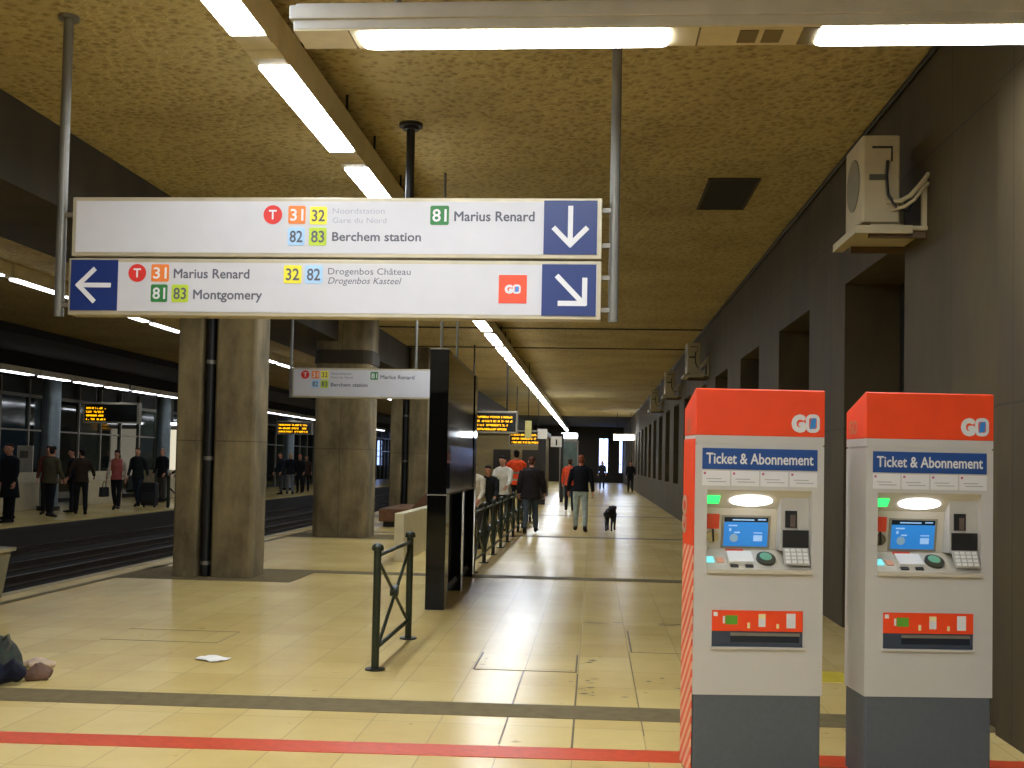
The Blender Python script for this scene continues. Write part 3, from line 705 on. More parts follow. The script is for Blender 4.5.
    # card-payment column on the right of the recess
    pu = MB().box((.118, .04, 1.135), (.2625, .178, 1.4), 0).build('payment_unit', mat('payment_grey', 'b5b1a8', .4), t)
    MB().box((.14, .034, 1.25), (.20, .04, 1.335)).build('reader_window', CAV, pu); MB().box((.165, .030, 1.255), (.19, .034, 1.315)).build('reader_eye', mat('reader_eye', '6b5d55', .2), pu)
    MB().box((.128, .030, 1.15), (.258, .04, 1.238)).build('card_mouth', CAV, pu)
    kp = patch((.04, 1.148), (-.005, 1.062), [(.128, .05), (.255, .05), (.255, .98), (.128, .98)], .012, 0)
    for i in range(4):
        for j in range(4):
            x = .135+i*.03; v = .12+j*.21
            patch((.04, 1.148), (-.005, 1.062), [(x, v), (x+.022, v), (x+.022, v+.15), (x, v+.15)], .017, 1, kp)
    kp.build('keypad', [mat('keypad_plate', 'b8b4aa', .35, .3), KEYM], pu)
    # dispensing tray
    tr = MB().box((-.232, -.006, .722), (.222, 0, .824), 0)
    tr.box((-.225, -.0075, .795), (-.205, -.006, .815), 2); tr.box((-.165, -.008, .755), (-.105, -.006, .8), 1); tr.box((-.178, -.008, .76), (-.168, -.006, .795), 2)
    tr.box((-.055, -.0075, .737), (-.042, -.006, .765), 3); tr.box((0, -.0075, .745), (.035, -.006, .785), 2); tr.box((0, -.0075, .785), (.035, -.006, .808), 3); tr.box((.09, -.0075, .737), (.103, -.006, .76), 3); tr.box((.14, -.0075, .74), (.185, -.006, .812), 2)
    tr.build('tray_header', [GO_RED, mat('note_green', '5d9a2a', .5), PAPER_W, mat('icon_yellow', 'e9d9a0', .5)], body)
    MB().box((-.232, -.003, .645), (.222, 0, .722), 0).box((-.14, -.012, .7), (.205, -.003, .715), 1).box((-.14, -.006, .668), (.205, -.003, .7), 2).build('ticket_tray', [SLOTD, GREY_METAL, mat('tray_deep', '232935', .25)], body)
    lp = MB().box((-.24, -.016, .634), (.23, 0, .645)).build('tray_lip', MBODY, body)
    for ch in body.children:
        if ch.name.split('.')[0] in ('tray_lip', 'tray_header', 'ticket_tray'): ch.location.z = .014
    if advert:
        s = MB().box((-Wd-.006, .012, .02), (-Wd-.001, D-.012, 1.15), 1).box((-Wd-.006, .012, 1.15), (-Wd-.001, D-.012, 1.688), 0)
        add_text(s, 'GO', 0, 0, .2, .12, 0, 2, .06, flip=lambda p: (-Wd-.0075, .3-p[2], 1.2+p[0]))
        s.build('advert_panel', [GO_RED, STR, mat('advert_pale', 'f0d8b8', .5)], t)
        s = MB(); add_text(s, 'GO', 0, 1.72, .1, .075, 0, 0, .05, flip=onside(-Wd-.0045, .22)); s.build('side_logo', mat('side_logo_tone', 'e09a72', .5), cap)
    return t
ticket_machine('left ticket machine with red and orange striped advert down its side', (.827, 5.575, 0), .105, True)
ticket_machine('right ticket machine with plain grey side, nearer the concrete wall', (1.684, 5.675, 0), .105, False)

# ------------------------------------------------------------------ air-conditioning boxes on the right wall
ACM = mat('aircon_cream', 'b3a680', .5, var=.06); ACR = mat('rust_rail', '5e4a30', .6)
def aircon(label, y, z=3.47):
    t = thing('air_conditioner', label, 'air conditioner', (2.43, y, z), 0, 'air-conditioning boxes along the wall')
    MB().prism(rrect(-.45, .06, -.17, .62, .02), 'z', .1, .76).build('casing', ACM, t, bevel=.008)
    f = MB()
    f.disc((.34, .44), .2, (-.458, -.451), 'x', 24, rz=.2)
    f.build('fan_grille', mat('aircon_grille', '7d7458', .6), t)
    MB().box((-.38, .052, .66), (-.23, .06, .675)).box((-.24, .052, .56), (-.23, .06, .66)).build('louvre', DARK_METAL, t)
    MB().box((-.4, .046, .42), (-.27, .06, .46)).build('valve_cover', mat('valve_olive', '4c4a30', .5), t)
    MB().tube([(-.27, .04, .56), (-.28, .03, .44), (-.27, .02, .3), (-.21, .02, .2), (-.12, .03, .17), (-.08, .05, .25)], .012, 8).build('cable', BLACK, t)
    MB().tube([(-.13, .05, .3), (-.06, -.02, .28), (.03, -.06, .33), (.12, -.06, .42), (.2, -.02, .46)] if False else [(-.27, .05, .25), (-.18, .0, .25), (-.12, -.02, .28), (-.05, -.02, .36), (.018, 0, .45)], .018, 8).tube([(-.24, .05, .19), (-.16, -.01, .2), (-.1, -.04, .24), (-.04, -.03, .32), (.018, 0, .38)], .014, 8).build('pipe', ACM, t)
    MB().box((-.44, .0, .03), (.015, .72, .06)).box((-.52, -.02, .0), (-.44, .74, .06)).box((-.44, -.02, .0), (-.1, .0, .06)).build('tray', ACM, t)
    for a in (.02, .64): MB().box((-.02, a, .06), (.015, a+.04, .42)).build('bracket', ACM, t)
    for a in (.1, .5): MB().box((-.38, a, .06), (-.16, a+.06, .1)).build('foot', ACM, t)
    for a in (.04, .64): MB().box((-.4, a, -.02), (.015, a+.04, .03)).build('arm', ACR, t)
    return t
aircon('cream air-conditioning box with dangling cable above the recess behind the ticket machines', 8.33, 3.31)
for k, y in enumerate((24.0, 31.4, 39.5)): aircon('cream air-conditioning box on the right wall, %s of the distant ones' % ORD[k], y)
# torn ceiling patch
v = thing('ceiling_opening', 'dark square opening in the plaster ceiling near the right wall', 'opening', (1.46, 12.6, 4.66))
MB().box((-.25, -.68, -.015), (.25, .68, 0)).build('dark_void', mat('void_dark', '221a10', .9, var=.5, scale=8), v)
e = MB(); e.box((-.28, -.71, -.02), (.28, -.68, 0)).box((-.28, .68, -.02), (.28, .71, 0)).box((-.28, -.68, -.02), (-.25, .68, 0)).box((.25, -.68, -.02), (.28, .68, 0)); e.build('edge_frame', BEAM, v)

# ------------------------------------------------------------------ small things on the near platform
bin_ = thing('litter_bin', 'pale metal planter-like bin with flaring side at the left edge of the platform', 'bin', (-6.40, 10.75, 0))
MB().prism([(-.42, 0), (.13, 0), (.22, .5), (-.5, .5)], 'y', 0, .6).build('tub', mat('bin_panel', '8c8468', .5, .1), bin_, bevel=.01)
MB().prism([(-.54, .5), (.25, .5), (.26, .54), (-.55, .54)], 'y', -.03, .63).build('rim', mat('bin_rim', 'b9b6a4', .3, .6), bin_)
MB().add([(.135, -.012, 0), (.165, -.012, 0), (.25, -.012, .5), (.22, -.012, .5), (.135, 0, 0), (.165, 0, 0), (.25, 0, .5), (.22, 0, .5)], [(0,1,2,3),(4,5,6,7),(0,1,5,4),(1,2,6,5),(2,3,7,6),(3,0,4,7)]).build('corner_strip', mat('bin_rim', 'b9b6a4', .3, .6), bin_)
# crumpled sheet of paper
rp = random.Random(11); b = MB(); nx, ny = 7, 5; P = {}
for i in range(nx):
    for j in range(ny):
        u = i/(nx-1)-.5; w_ = j/(ny-1)-.5
        P[i, j] = (u*.21+w_*.05, w_*.16-u*.09+rp.uniform(-.006, .006), .005+.012*abs(math.sin(u*4+w_*3+.8))+rp.uniform(0, .005))
vs = [P[i, j] for i in range(nx) for j in range(ny)]
b.add(vs+[(x, y, z-.003) for x, y, z in vs], [(i*ny+j, (i+1)*ny+j, (i+1)*ny+j+1, i*ny+j+1) for i in range(nx-1) for j in range(ny-1)]+[(nx*ny+i*ny+j, nx*ny+i*ny+j+1, nx*ny+(i+1)*ny+j+1, nx*ny+(i+1)*ny+j) for i in range(nx-1) for j in range(ny-1)])
p = b.build('paper_sheet', mat('paper_white', 'f4f0e4', .7, var=.02), smooth=True); p.location = (-2.87, 8.25, 0); tag(p, 'crumpled white sheet of paper lying on the tiles', 'paper')

# ------------------------------------------------------------------ far end of the hall
k_ = thing('glass_kiosk', 'glass kiosk with a lit lamp on top at the far end of the platform', 'kiosk', (-1.15, 50, 0))
KG = mat('kiosk_glass', '5d6c66', .1, var=.25, scale=2)
b = MB()
for x in (-.42, .38):
    for y in (0, .8): b.box((x, y, 0), (x+.05, y+.05, 2.6))
b.box((-.42, 0, .9), (.43, .05, .95)).box((-.42, 0, 2.55), (.43, .85, 2.6)); b.build('frame', GREY_METAL, k_)
MB().box((-.37, .02, .02), (.38, .03, .9)).box((-.37, .02, .95), (.38, .03, 2.55)).box((-.40, .05, .02), (-.39, .8, 2.55)).box((.41, .05, .02), (.42, .8, 2.55)).box((-.37, .82, .02), (.38, .83, 2.55)).build('glass', KG, k_)
MB().box((-.34, -.12, 2.7), (.38, .1, 2.92)).build('lamp', TUBE, k_); MB().box((-.34, -.1, 2.6), (.38, .12, 2.7)).build('lamp_bracket', GREY_METAL, k_)
ps = thing('post_sign', 'small white notice on a dark post beyond the crossed railing', 'sign', (-1.28, 44, 0))
MB().box((-.06, 0, 0), (.06, .1, 2.75)).build('post', DARK_METAL, ps); MB().box((-.46, -.05, 2.2), (-.02, 0, 2.62)).build('plate', mat('notice_white', 'd8d0c0', .5), ps); MB().box((-.26, -.056, 2.26), (-.2, -.05, 2.5)).build('notice_mark', DARK_METAL, ps)
pp = thing('dark_column', 'dark square column with a white box on top beyond the departure boards', 'column', (-1.95, 41, 0))
MB().box((-.14, 0, 0), (.14, .3, 2.45)).build('shaft', mat('column_dark', '241f18', .6), pp, bevel=.01); MB().box((-.16, -.06, 2.45), (.18, .34, 2.82)).build('cap_box', mat('notice_white', 'd8d0c0', .5), pp)
yl = thing('hanging_plate', 'narrow pale yellow plate hanging between the amber departure boards', 'sign', (-2.05, 34, 2.3))
MB().box((-.1, 0, 0), (.1, .04, .55)).build('plate', mat('pale_yellow', 'd9cf80', .5), yl); MB().tube([(0, .02, .55), (0, .02, 2.36)], .012, 8).build('rod', DARK_METAL, yl)
el_ = thing('hanging_lamp', 'wide lit lamp in front of the far end wall, right of the glass kiosk', 'ceiling light', (1.75, 66, 3.28))
MB().box((-.65, 0, .03), (.65, .22, .12)).build('housing', CREAM_METAL, el_); MB().box((-.6, -.02, -.26), (.6, .2, .03)).build('diffuser', TUBE, el_); MB().tube([(-.4, .1, .12), (-.4, .1, 1.38)], .015, 8).tube([(.4, .1, .12), (.4, .1, 1.38)], .015, 8).build('hanger_rod', DARK_METAL, el_)

# ------------------------------------------------------------------ far platform furniture
LOWW = mat('bench_white', 'c4b893', .6, var=.08)
for k, (x, y, w_, lab) in enumerate(((-15.4, 28.2, 2.2, 'cream low wall block behind the people at the far left'), (-15.5, 33.5, 2.4, 'cream low wall block behind the woman in the pink top'), (-15.6, 38.8, 2.0, 'cream low wall block partly hidden by the nearest pillar'), (-15.6, 46.5, 2.5, 'cream low wall block seen between the first two pillars'))):
    o = MB().prism([(-.25, 0), (.25, 0), (.25, .75), (.12, 1.02), (-.25, 1.02)], 'y', -w_/2, w_/2).build('seat_wall', LOWW, bevel=.02); o.location = (x, y, 0); tag(o, lab, 'low wall')
STEEL = mat('column_steel', '8d9aa0', .35, .6)
for k, (y, lab) in enumerate(((28.8, 'round blue-grey steel column on the far platform at the left'), (36.6, 'round steel column on the far platform behind the man with a suitcase'), (44.4, 'round steel column on the far platform hidden by the nearest pillar'), (52.2, 'round steel column on the far platform between the first two pillars'))):
    t = thing('steel_column', lab, 'column', (-14.7, y, 0))
    MB().tube([(0, 0, 0), (0, 0, 3.75)], .24, 24).build('shaft', STEEL, t, smooth=False); MB().disc((0, 0), .3, (0, .12), 'z', 24).build('base_ring', DARK_METAL, t); MB().disc((0, 0), .32, (3.6, 3.75), 'z', 24).build('head_ring', STEEL, t)
ad = thing('lit_poster', 'white illuminated poster panel on the far platform beside the nearest pillar', 'poster', (-15.9, 41, 0))
MB().box((-.45, 0, .7), (.75, .2, 2.6)).build('case', GREY_METAL, ad); MB().box((-.4, -.01, .76), (.7, 0, 2.54)).build('lit_face', lamp_mat('poster_glow', 'f0e6cc', .2), ad)
for x in (-.35, .6): MB().box((x, .05, 0), (x+.06, .15, .7)).build('leg', DARK_METAL, ad)
MB().box((-.5, -.15, 2.72), (.8, .1, 2.8)).build('top_lamp', TUBE_FAR, ad); MB().box((-.5, -.12, 2.6), (.8, .15, 2.72)).build('lamp_housing', GREY_METAL, ad)
nt_ = thing('notice_board', 'small white notice on a stand behind the people at the far left', 'sign', (-15.75, 29.4, 0))
MB().box((-.2, 0, 1.0), (.25, .04, 1.75)).build('board', mat('notice_white', 'd8d0c0', .5), nt_); MB().box((-.03, .04, 0), (.05, .1, 1.7)).build('post', DARK_METAL, nt_); MB().box((-.12, -.006, 1.4), (.12, 0, 1.6)).build('notice_mark', GREY_METAL, nt_)
gp = thing('platform_post', 'short dark post with slanting brace on the far platform edge by the nearest pillar', 'post', (-12.6, 31.9, 0))
MB().tube([(0, 0, 0), (0, 0, .95)], .05, 10).build('upright', GREEN_PAINT, gp); MB().tube([(.02, 0, .6), (.5, .3, .0)], .025, 8).build('brace', GREEN_PAINT, gp)
# ------------------------------------------------------------------ people
def remesh(mb, voxel, smooth=4, extra=None):
    """union of overlapping closed pieces as one continuous smooth surface"""
    me = mb.mesh('tmp', [BLACK]); o = bpy.data.objects.new('tmp', me); COL.objects.link(o)
    r = o.modifiers.new('r', 'REMESH'); r.mode = 'VOXEL'; r.voxel_size = voxel
    s = o.modifiers.new('s', 'SMOOTH'); s.factor = .5; s.iterations = smooth
    bpy.context.view_layer.update()
    out = bpy.data.meshes.new_from_object(o.evaluated_get(bpy.context.evaluated_depsgraph_get()))
    res = MB(); res.add([v.co.copy() for v in out.vertices], [tuple(p.vertices) for p in out.polygons])
    bpy.data.objects.remove(o); bpy.data.meshes.remove(me); bpy.data.meshes.remove(out)
    return res
def rotx(v, a): return Matrix.Rotation(a, 3, 'X') @ Vector(v)
SKIN = mat('skin', 'c0866a', .5, var=.05); SKIN_R = mat('skin_ruddy', 'c2704f', .5, var=.05); EYE = mat('eye_dark', '241a16', .2); LIP = mat('lips', '8f4a42', .5)
def cloth(n, c): return mat('cloth_'+n, c, .85, var=.22, scale=9, bump=.25, spec=.25)
D2R = PI/180
def person(label, loc, rz, H=1.74, legs=((12, 5), (-10, 15)), arms=((-8, 8, 12), (10, 8, 18)), lean=3, look=0, nod=0, top='1a1c24', hem=.80, bottom='23262e', shoe='1a1512', hair='2a1d14', style='short', skin=None, voxel=.014, puff=0., extras=(), cat='person', fem=False, trim=None, hi_vis=False, group=None):
    s = H/1.75; skin = skin or SKIN; a0 = -lean*D2R
    hipc = Vector((0, 0, .95))
    def T(v): return hipc+rotx(Vector(v)-hipc, a0)
    sw = .165 if fem else .185
    def dirv(sw_, ab, side): # downwards limb direction; swing forward positive
        a = sw_*D2R; b_ = ab*D2R
        return Vector((side*math.sin(b_), math.sin(a)*math.cos(b_), -math.cos(a)*math.cos(b_)))
    J = {}
    for i, side in ((0, -1), (1, 1)):
        hip = Vector((side*.088, 0, .92)); q = legs[i]
        kn = hip+dirv(q[0], 2, side)*.42; an = kn+dirv(q[0]-q[1], 1, side)*.415
        J['hip', i], J['knee', i], J['ank', i] = hip, kn, an
        sh = T((side*sw, 0, 1.415)); e = arms[i]
        el = sh+dirv(e[0]-lean*.3, e[1], side)*.285; d = dirv(e[0]+e[2], e[1]*.4, side); wr = el+d*.25
        J['sh', i], J['el', i], J['wr', i], J['hd', i] = sh, el, wr, d
    foot_pitch = [max(-.2, min(.9, -(legs[i][0]-legs[i][1])*D2R*.9)) for i in (0, 1)]
    # --- body
    b = MB(); Yv = (0, 1, 0)
    hw = .9 if fem else 1
    b.tube([T((0, 0, z)) for z in (.84, .92, 1.02, 1.12, 1.24, 1.34, 1.42, 1.46)], 1, 16, 0, Yv, [(.13, .085), (.155, .105), (.135*hw, .095), (.13*hw, .09), (.15*hw, .1), (.155*hw, .1), (.14*hw, .08), (.06, .06)])
    b.tube([T((-sw, 0, 1.41)), T((-.08, 0, 1.44)), T((.08, 0, 1.44)), T((sw, 0, 1.41))], [.045, .05, .05, .045], 10)
    nk = T((0, .0, 1.45)); hc = T((0, .025, 1.635))
    b.tube([nk, (nk+hc)/2, hc], [.062, .054, .05], 12)
    RH = Euler((-nod*D2R, 0, look*D2R)).to_matrix()
    def Hd(v): return hc+RH @ Vector(v)
    def headloft(bb, g=0., zs=None):
        sec = [(-.116, .022, .026, .04), (-.10, .044, .046, .032), (-.06, .06, .076, .012), (-.02, .069, .09, .002), (.03, .074, .097, -.004), (.075, .066, .088, -.008), (.102, .044, .06, -.01), (.115, .015, .02, -.01)]
        bb.tube([Hd((0, y, z)) for z, _, _, y in sec], 1, 16, 0, RH @ Vector((0, 1, 0)), [(rx+g, ry+g) for _, rx, ry, _ in sec])
    headloft(b)
    b.tube([Hd((0, .088, .015)), Hd((0, .104, -.018)), Hd((0, .098, -.032))], [.01, .015, .012], 8)
    for sd in (-1, 1): b.ball(Hd((sd*.074, -.008, -.008)), (.012, .02, .032), 8, 6)
    b.ball(Hd((0, .078, .03)), (.05, .018, .012), 10, 6)
    for i, side in ((0, -1), (1, 1)):
        b.tube([J['sh', i], J['sh', i].lerp(J['el', i], .5), J['el', i], J['el', i].lerp(J['wr', i], .4), J['wr', i]], [.047, .043, .036, .035, .025], 10)
        b.tube([J['hip', i], J['hip', i].lerp(J['knee', i], .45), J['knee', i], J['knee', i].lerp(J['ank', i], .35), J['ank', i]], [.082, .072, .05, .05, .034], 12)
        d = J['hd', i]; fwd = Vector((0, 1, 0)); fwd = (fwd-d*fwd.dot(d)).normalized()
        m = Vector((-side, 0, 0)); m = (m-d*m.dot(d)-fwd*m.dot(fwd)).normalized()
        J['f', i], J['m', i] = fwd, m
        b.tube([J['wr', i]-d*.02, J['wr', i]+d*.03, J['wr', i]+d*.085], 1, 12, 0, m, [(.026, .02), (.036, .018), (.04, .015)])
        an = J['ank', i]; fp = foot_pitch[i]; R = lambda v: an+rotx(v, -fp)
        b.tube([R((0, -.05, -.05)), R((0, 0, -.05)), R((side*.008, .1, -.06)), R((side*.015, .17, -.065))], [.03, .036, .032, .024], 10)
    body = remesh(b, voxel*.72)
    for i, side in ((0, -1), (1, 1)):   # five separate fingers rooted in the palm
        d, f, m, wr = J['hd', i], J['f', i], J['m', i], J['wr', i]
        for k, (o_, L) in enumerate(((.028, .072), (.0095, .08), (-.0095, .075), (-.027, .058))):
            p0 = wr+d*.06+f*o_; p1 = wr+d*.088+f*o_*1.05; p2 = p1+(d*.92+m*.38).normalized()*L*.45; p3 = p2+(d*.6+m*.8).normalized()*L*.35; p4 = p3+(d*.2+m*.98).normalized()*L*.25
            body.tube([p0, p1, p2, p3, p4], [.0085, .009, .0085, .0075, .005], 7)
        p0 = wr+d*.025+f*.022; p1 = wr+d*.045+f*.042+m*.006; p2 = p1+(d*.8+f*.45+m*.3).normalized()*.03; p3 = p2+(d*.95+f*.05+m*.35).normalized()*.026
        body.tube([p0, p1, p2, p3], [.011, .0105, .0095, .006], 7)
    for sd in (-1, 1): body.ball(Hd((sd*.029, .0835, .006)), (.012, .008, .008), 8, 6, 1)
    body.ball(Hd((0, .083, -.068)), (.022, .007, .006), 8, 6, 2)
    # --- shoes, trousers, top, hair
    shoes = []
    for i, side in ((0, -1), (1, 1)):
        an = J['ank', i]; fp = foot_pitch[i]; R = lambda v: an+rotx(v, -fp)
        sb = MB().tube([R((0, -.075, -.05)), R((0, -.045, -.042)), R((side*.004, .05, -.048)), R((side*.012, .13, -.06)), R((side*.014, .195, -.067)), R((side*.014, .215, -.069))], 1, 14, 0, rotx((0, 0, 1), -fp), [(.026, .03), (.041, .045), (.044, .04), (.05, .031), (.04, .022), (.02, .012)])
        sb.tube([R((0, -.015, -.06)), R((0, -.005, .03))], [.046, .042], 12)
        shoes.append(remesh(sb, voxel*.8, 2))
    t = MB(); g = .016+puff*.5
    t.tube([Vector((0, 0, z)) for z in (.80, .86, .93, 1.0)], 1, 16, 0, Yv, [(.12, .09), (.165, .118), (.168, .122), (.15, .112)])
    for i, side in ((0, -1), (1, 1)):
        h_, k_2, a_ = J['hip', i], J['knee', i], J['ank', i]
        t.tube([h_+Vector((0, 0, .05)), h_, h_.lerp(k_2, .45), k_2, k_2.lerp(a_, .4), a_+(k_2-a_)*.02], [.085, .094, .086, .068, .064, .056], 14)
    t = remesh(t, voxel)
    c = MB(); tg = .026+puff
    zs = [1.02, 1.12, 1.24, 1.34, 1.42, 1.465]; el_ = [(.142*hw+tg, .1+tg), (.14*hw+tg, .095+tg), (.155*hw+tg, .103+tg), (.158*hw+tg, .1+tg), (.14*hw+tg, .078+tg), (.07, .07)]
    low = [(hem, .165+tg*1.25, .118+tg*1.25)] if hem > .7 else [(hem, .21+tg, .17+tg), (.75, .185+tg, .14+tg)]
    low.append((.93, .16+tg, .112+tg))
    pts = [Vector((0, 0, z)) if z < .8 else T((0, 0, z)) for z, _, _ in low]+[T((0, 0, z)) for z in zs]
    c.tube(pts, 1, 20, 0, Yv, [(x, y) for _, x, y in low]+el_)
    c.tube([T((-sw, 0, 1.405)), T((-.08, 0, 1.44)), T((.08, 0, 1.44)), T((sw, 0, 1.405))], [.055+puff, .064, .064, .055+puff], 12)
    c.tube([nk-Vector((0, 0, .03)), nk+(hc-nk)*.24], [.085, .07], 14)
    for i in (0, 1):
        S, E_, W_ = J['sh', i], J['el', i], J['wr', i]
        c.tube([S, S.lerp(E_, .5), E_, E_.lerp(W_, .5), E_.lerp(W_, .97)], [.062+puff, .058+puff, .052+puff, .047+puff*.8, .04+puff*.5], 12)
    c = remesh(c, voxel)
    hb = None
    if style != 'bald':
        hb = MB(); r_ = {'short': 0., 'buzz': -.005, 'long': .006, 'cap': 0., 'bushy': .014}[style]
        hb.ball(Hd((0, -.014, .045)), (.077+r_, .098+r_, .076+r_), 16, 10); hb.ball(Hd((0, -.045, -.005)), (.07+r_, .062+r_, .085), 14, 9)
        if style in ('short', 'bushy', 'long'): hb.ball(Hd((0, .038, .088)), (.062, .052, .034), 12, 8)
        if style == 'long': hb.tube([Hd((0, -.05, .03)), Hd((0, -.08, -.08)), T((0, -.1, 1.42)), T((0, -.115, 1.33))], 1, 14, 0, Yv, [(.075, .05), (.085, .042), (.085, .034), (.05, .02)])
        if style == 'bushy': hb.ball(Hd((0, -.05, -.05)), (.09, .06, .07), 12, 8)
        if style == 'cap': hb.tube([Hd((0, .05, .05)), Hd((0, .15, .035))], 1, 12, 0, RH @ Vector((0, 0, 1)), [(.075, .014), (.06, .006)])
        hb = remesh(hb, voxel*.7, 3)
    parts = [body, t, c]+shoes+([hb] if hb else [])
    zmin = min(v[2] for sh_ in shoes for v in sh_.v)
    for p_ in parts: p_.v = [((v[0])*s, v[1]*s, (v[2]-zmin)*s) for v in p_.v]
    def J2(k): v = J[k]; return Vector((v.x*s, v.y*s, (v.z-zmin)*s))
    o = body.build('person', [skin, EYE, LIP], smooth=True); o.location = loc; o.rotation_euler = (0, 0, rz); tag(o, label, cat, group)
    t.build('trousers', cloth('b'+bottom, bottom), o, smooth=True)
    if hi_vis:
        for f_i, f in enumerate(c.f):
            z = sum(c.v[q][2] for q in f)/len(f)
            if abs(z-1.2*s) < .03 or abs(z-1.02*s) < .025: c.m[f_i] = 1
    if trim:
        for f_i, f in enumerate(c.f):
            x = sum(c.v[q][0] for q in f)/len(f)
            if abs(x) > .165*s: c.m[f_i] = 1
    c.build('jacket' if hem < .9 else 'sweater', [cloth('t'+top, top), cloth('k'+(trim or '8f8a72'), trim or '8f8a72')], o, smooth=True)
    for sh_ in shoes: sh_.build('shoe', cloth('s'+shoe, shoe), o, smooth=True)
    if hb: hb.build('hair' if style != 'cap' else 'cap', cloth('h'+hair, hair), o, smooth=True)
    wm = Matrix.Translation(Vector(loc)) @ Matrix.Rotation(rz, 4, 'Z')
    return o, {k: wm @ J2((k, i)) for k in ('wr',) for i in (1,)}, [wm @ (J2(('wr', i))+Vector(J['hd', i])*.10*s) for i in (0, 1)]
# the two men walking away with the dog
person('man in a dark brown jacket and jeans walking away beside the crossed railing', (-1.36, 24.0, 0), -.02, 1.66, ((-8, 10), (14, 6)), ((-6, 13, 14), (4, 17, 16)), 4, 0, 6, '211c1a', .78, '4a5258', '17130f', '5a3420', 'short', None, .011, .03)
_, _, hm2 = person('man with shaved head, black sweater and pale jeans walking away beside the dog', (-.29, 25.1, 0), 0, 1.73, ((10, 4), (-6, 8)), ((2, 15, 16), (-4, 14, 14)), 2, -6, 0, '0f1016', .90, 'a9b3aa', '2a2018', '8a4f36', 'buzz', SKIN_R, .011, .006)
# far platform, left to right
person('person in a long black coat at the far left, facing the tracks', (-12.78, 23.3, 0), PI*.92, 1.72, ((3, 0), (-3, 2)), ((4, 6, 14), (4, 6, 10)), 1, 8, 0, '111318', .55, '14151b', hair='3a2616')
person('person in dark clothes cut off by the left edge of the picture', (-13.35, 24.3, 0), PI*.6, 1.72, ((3, 0), (-3, 2)), ((4, 6, 14), (4, 6, 10)), 1, 0, 0, '1b1a1e', .8, '16161a', hair='4a3a2c', style='buzz')
person('man in an olive jacket with his back turned, near left edge', (-13.15, 25.85, 0), -.35, 1.70, ((4, 0), (-5, 3)), ((8, 9, 30), (8, 8, 26)), 2, 12, 0, '4a4630', .82, '17181f', hair='221812', puff=.012)
person('reddish clothed person facing the man in the olive jacket', (-13.75, 26.9, 0), PI+.3, 1.72, ((2, 0), (-2, 2)), ((14, 8, 50), (6, 8, 20)), 1, 0, 0, '5a2f22', .82, '1d1c20', hair='3a2418')
person('dark haired person in black standing behind the man in the brown jacket', (-13.6, 27.9, 0), PI*.75, 1.66, ((4, 0), (-4, 4)), ((10, 8, 30), (6, 8, 20)), 1, 0, 0, '15161c', .78, '1b1c24', hair='16100c')
person('man in a dark brown jacket, hands at waist, left of the pink-topped woman', (-12.98, 27.1, 0), .5, 1.66, ((3, 0), (-6, 4)), ((-4, 22, 62), (-2, 22, 60)), 2, 20, 0, '33261a', .84, '1c1b20', hair='17110d')
_, _, hw_ = person('woman in a pink top with white sleeves and dark trousers walking towards the camera', (-13.3, 29.9, 0), PI+.15, 1.66, ((14, 4), (-12, 18)), ((-10, 12, 10), (8, 12, 14)), 2, 0, 0, 'a8564e', .88, '17171d', hair='2a1a12', style='long', fem=True, trim='b8aa98')
_, _, hs_ = person('man in a dark jacket and jeans pulling a suitcase on the far platform', (-13.55, 31.9, 0), PI-.1, 1.74, ((10, 4), (-10, 14)), ((-14, 14, 6), (6, 9, 14)), 2, 0, 0, '1c2022', .8, '2b3440', hair='33231a')
person('pale faced person in black with a shoulder bag behind the suitcase', (-14.2, 35.4, 0), PI*.9, 1.76, ((3, 0), (-4, 4)), ((6, 8, 30), (6, 8, 26)), 1, 0, 0, '191a20', .8, '4d4a44', hair='a08a70', style='short')
person('person in dark red-brown clothes half hidden by the left edge of the nearest pillar', (-13.75, 36.0, 0), PI*.55, 1.64, ((3, 0), (-4, 4)), ((16, 8, 40), (10, 8, 34)), 6, 0, 6, '33201e', .8, '1a1a1e', hair='20160f')
person('fair haired person in black jacket and grey jeans between the first two pillars', (-12.9, 46.1, 0), .3, 1.72, ((4, 0), (-5, 4)), ((6, 9, 30), (6, 9, 24)), 2, 0, 0, '15161c', .84, '7d7f80', hair='b09468', style='bushy')
person('person in dark clothes at the left of the group between the first two pillars', (-13.1, 45.4, 0), PI*.8, 1.74, ((4, 0), (-5, 4)), ((6, 9, 30), (6, 9, 24)), 2, 0, 0, '1b2029', .8, '4a4c50', hair='2a1c14')
person('person in a dark coat and red cap between the first two pillars', (-13.0, 48.0, 0), PI, 1.70, ((4, 0), (-5, 4)), ((6, 9, 30), (6, 9, 24)), 2, 0, 0, '17181e', .6, '1a1a1e', hair='a03424', style='cap')
person('person in brown at the right of the group between the first two pillars', (-13.2, 49.8, 0), PI*1.1, 1.66, ((4, 0), (-5, 4)), ((6, 9, 30), (6, 9, 24)), 2, 0, 0, '3a2a22', .8, '1f1d20', hair='7a4a30')
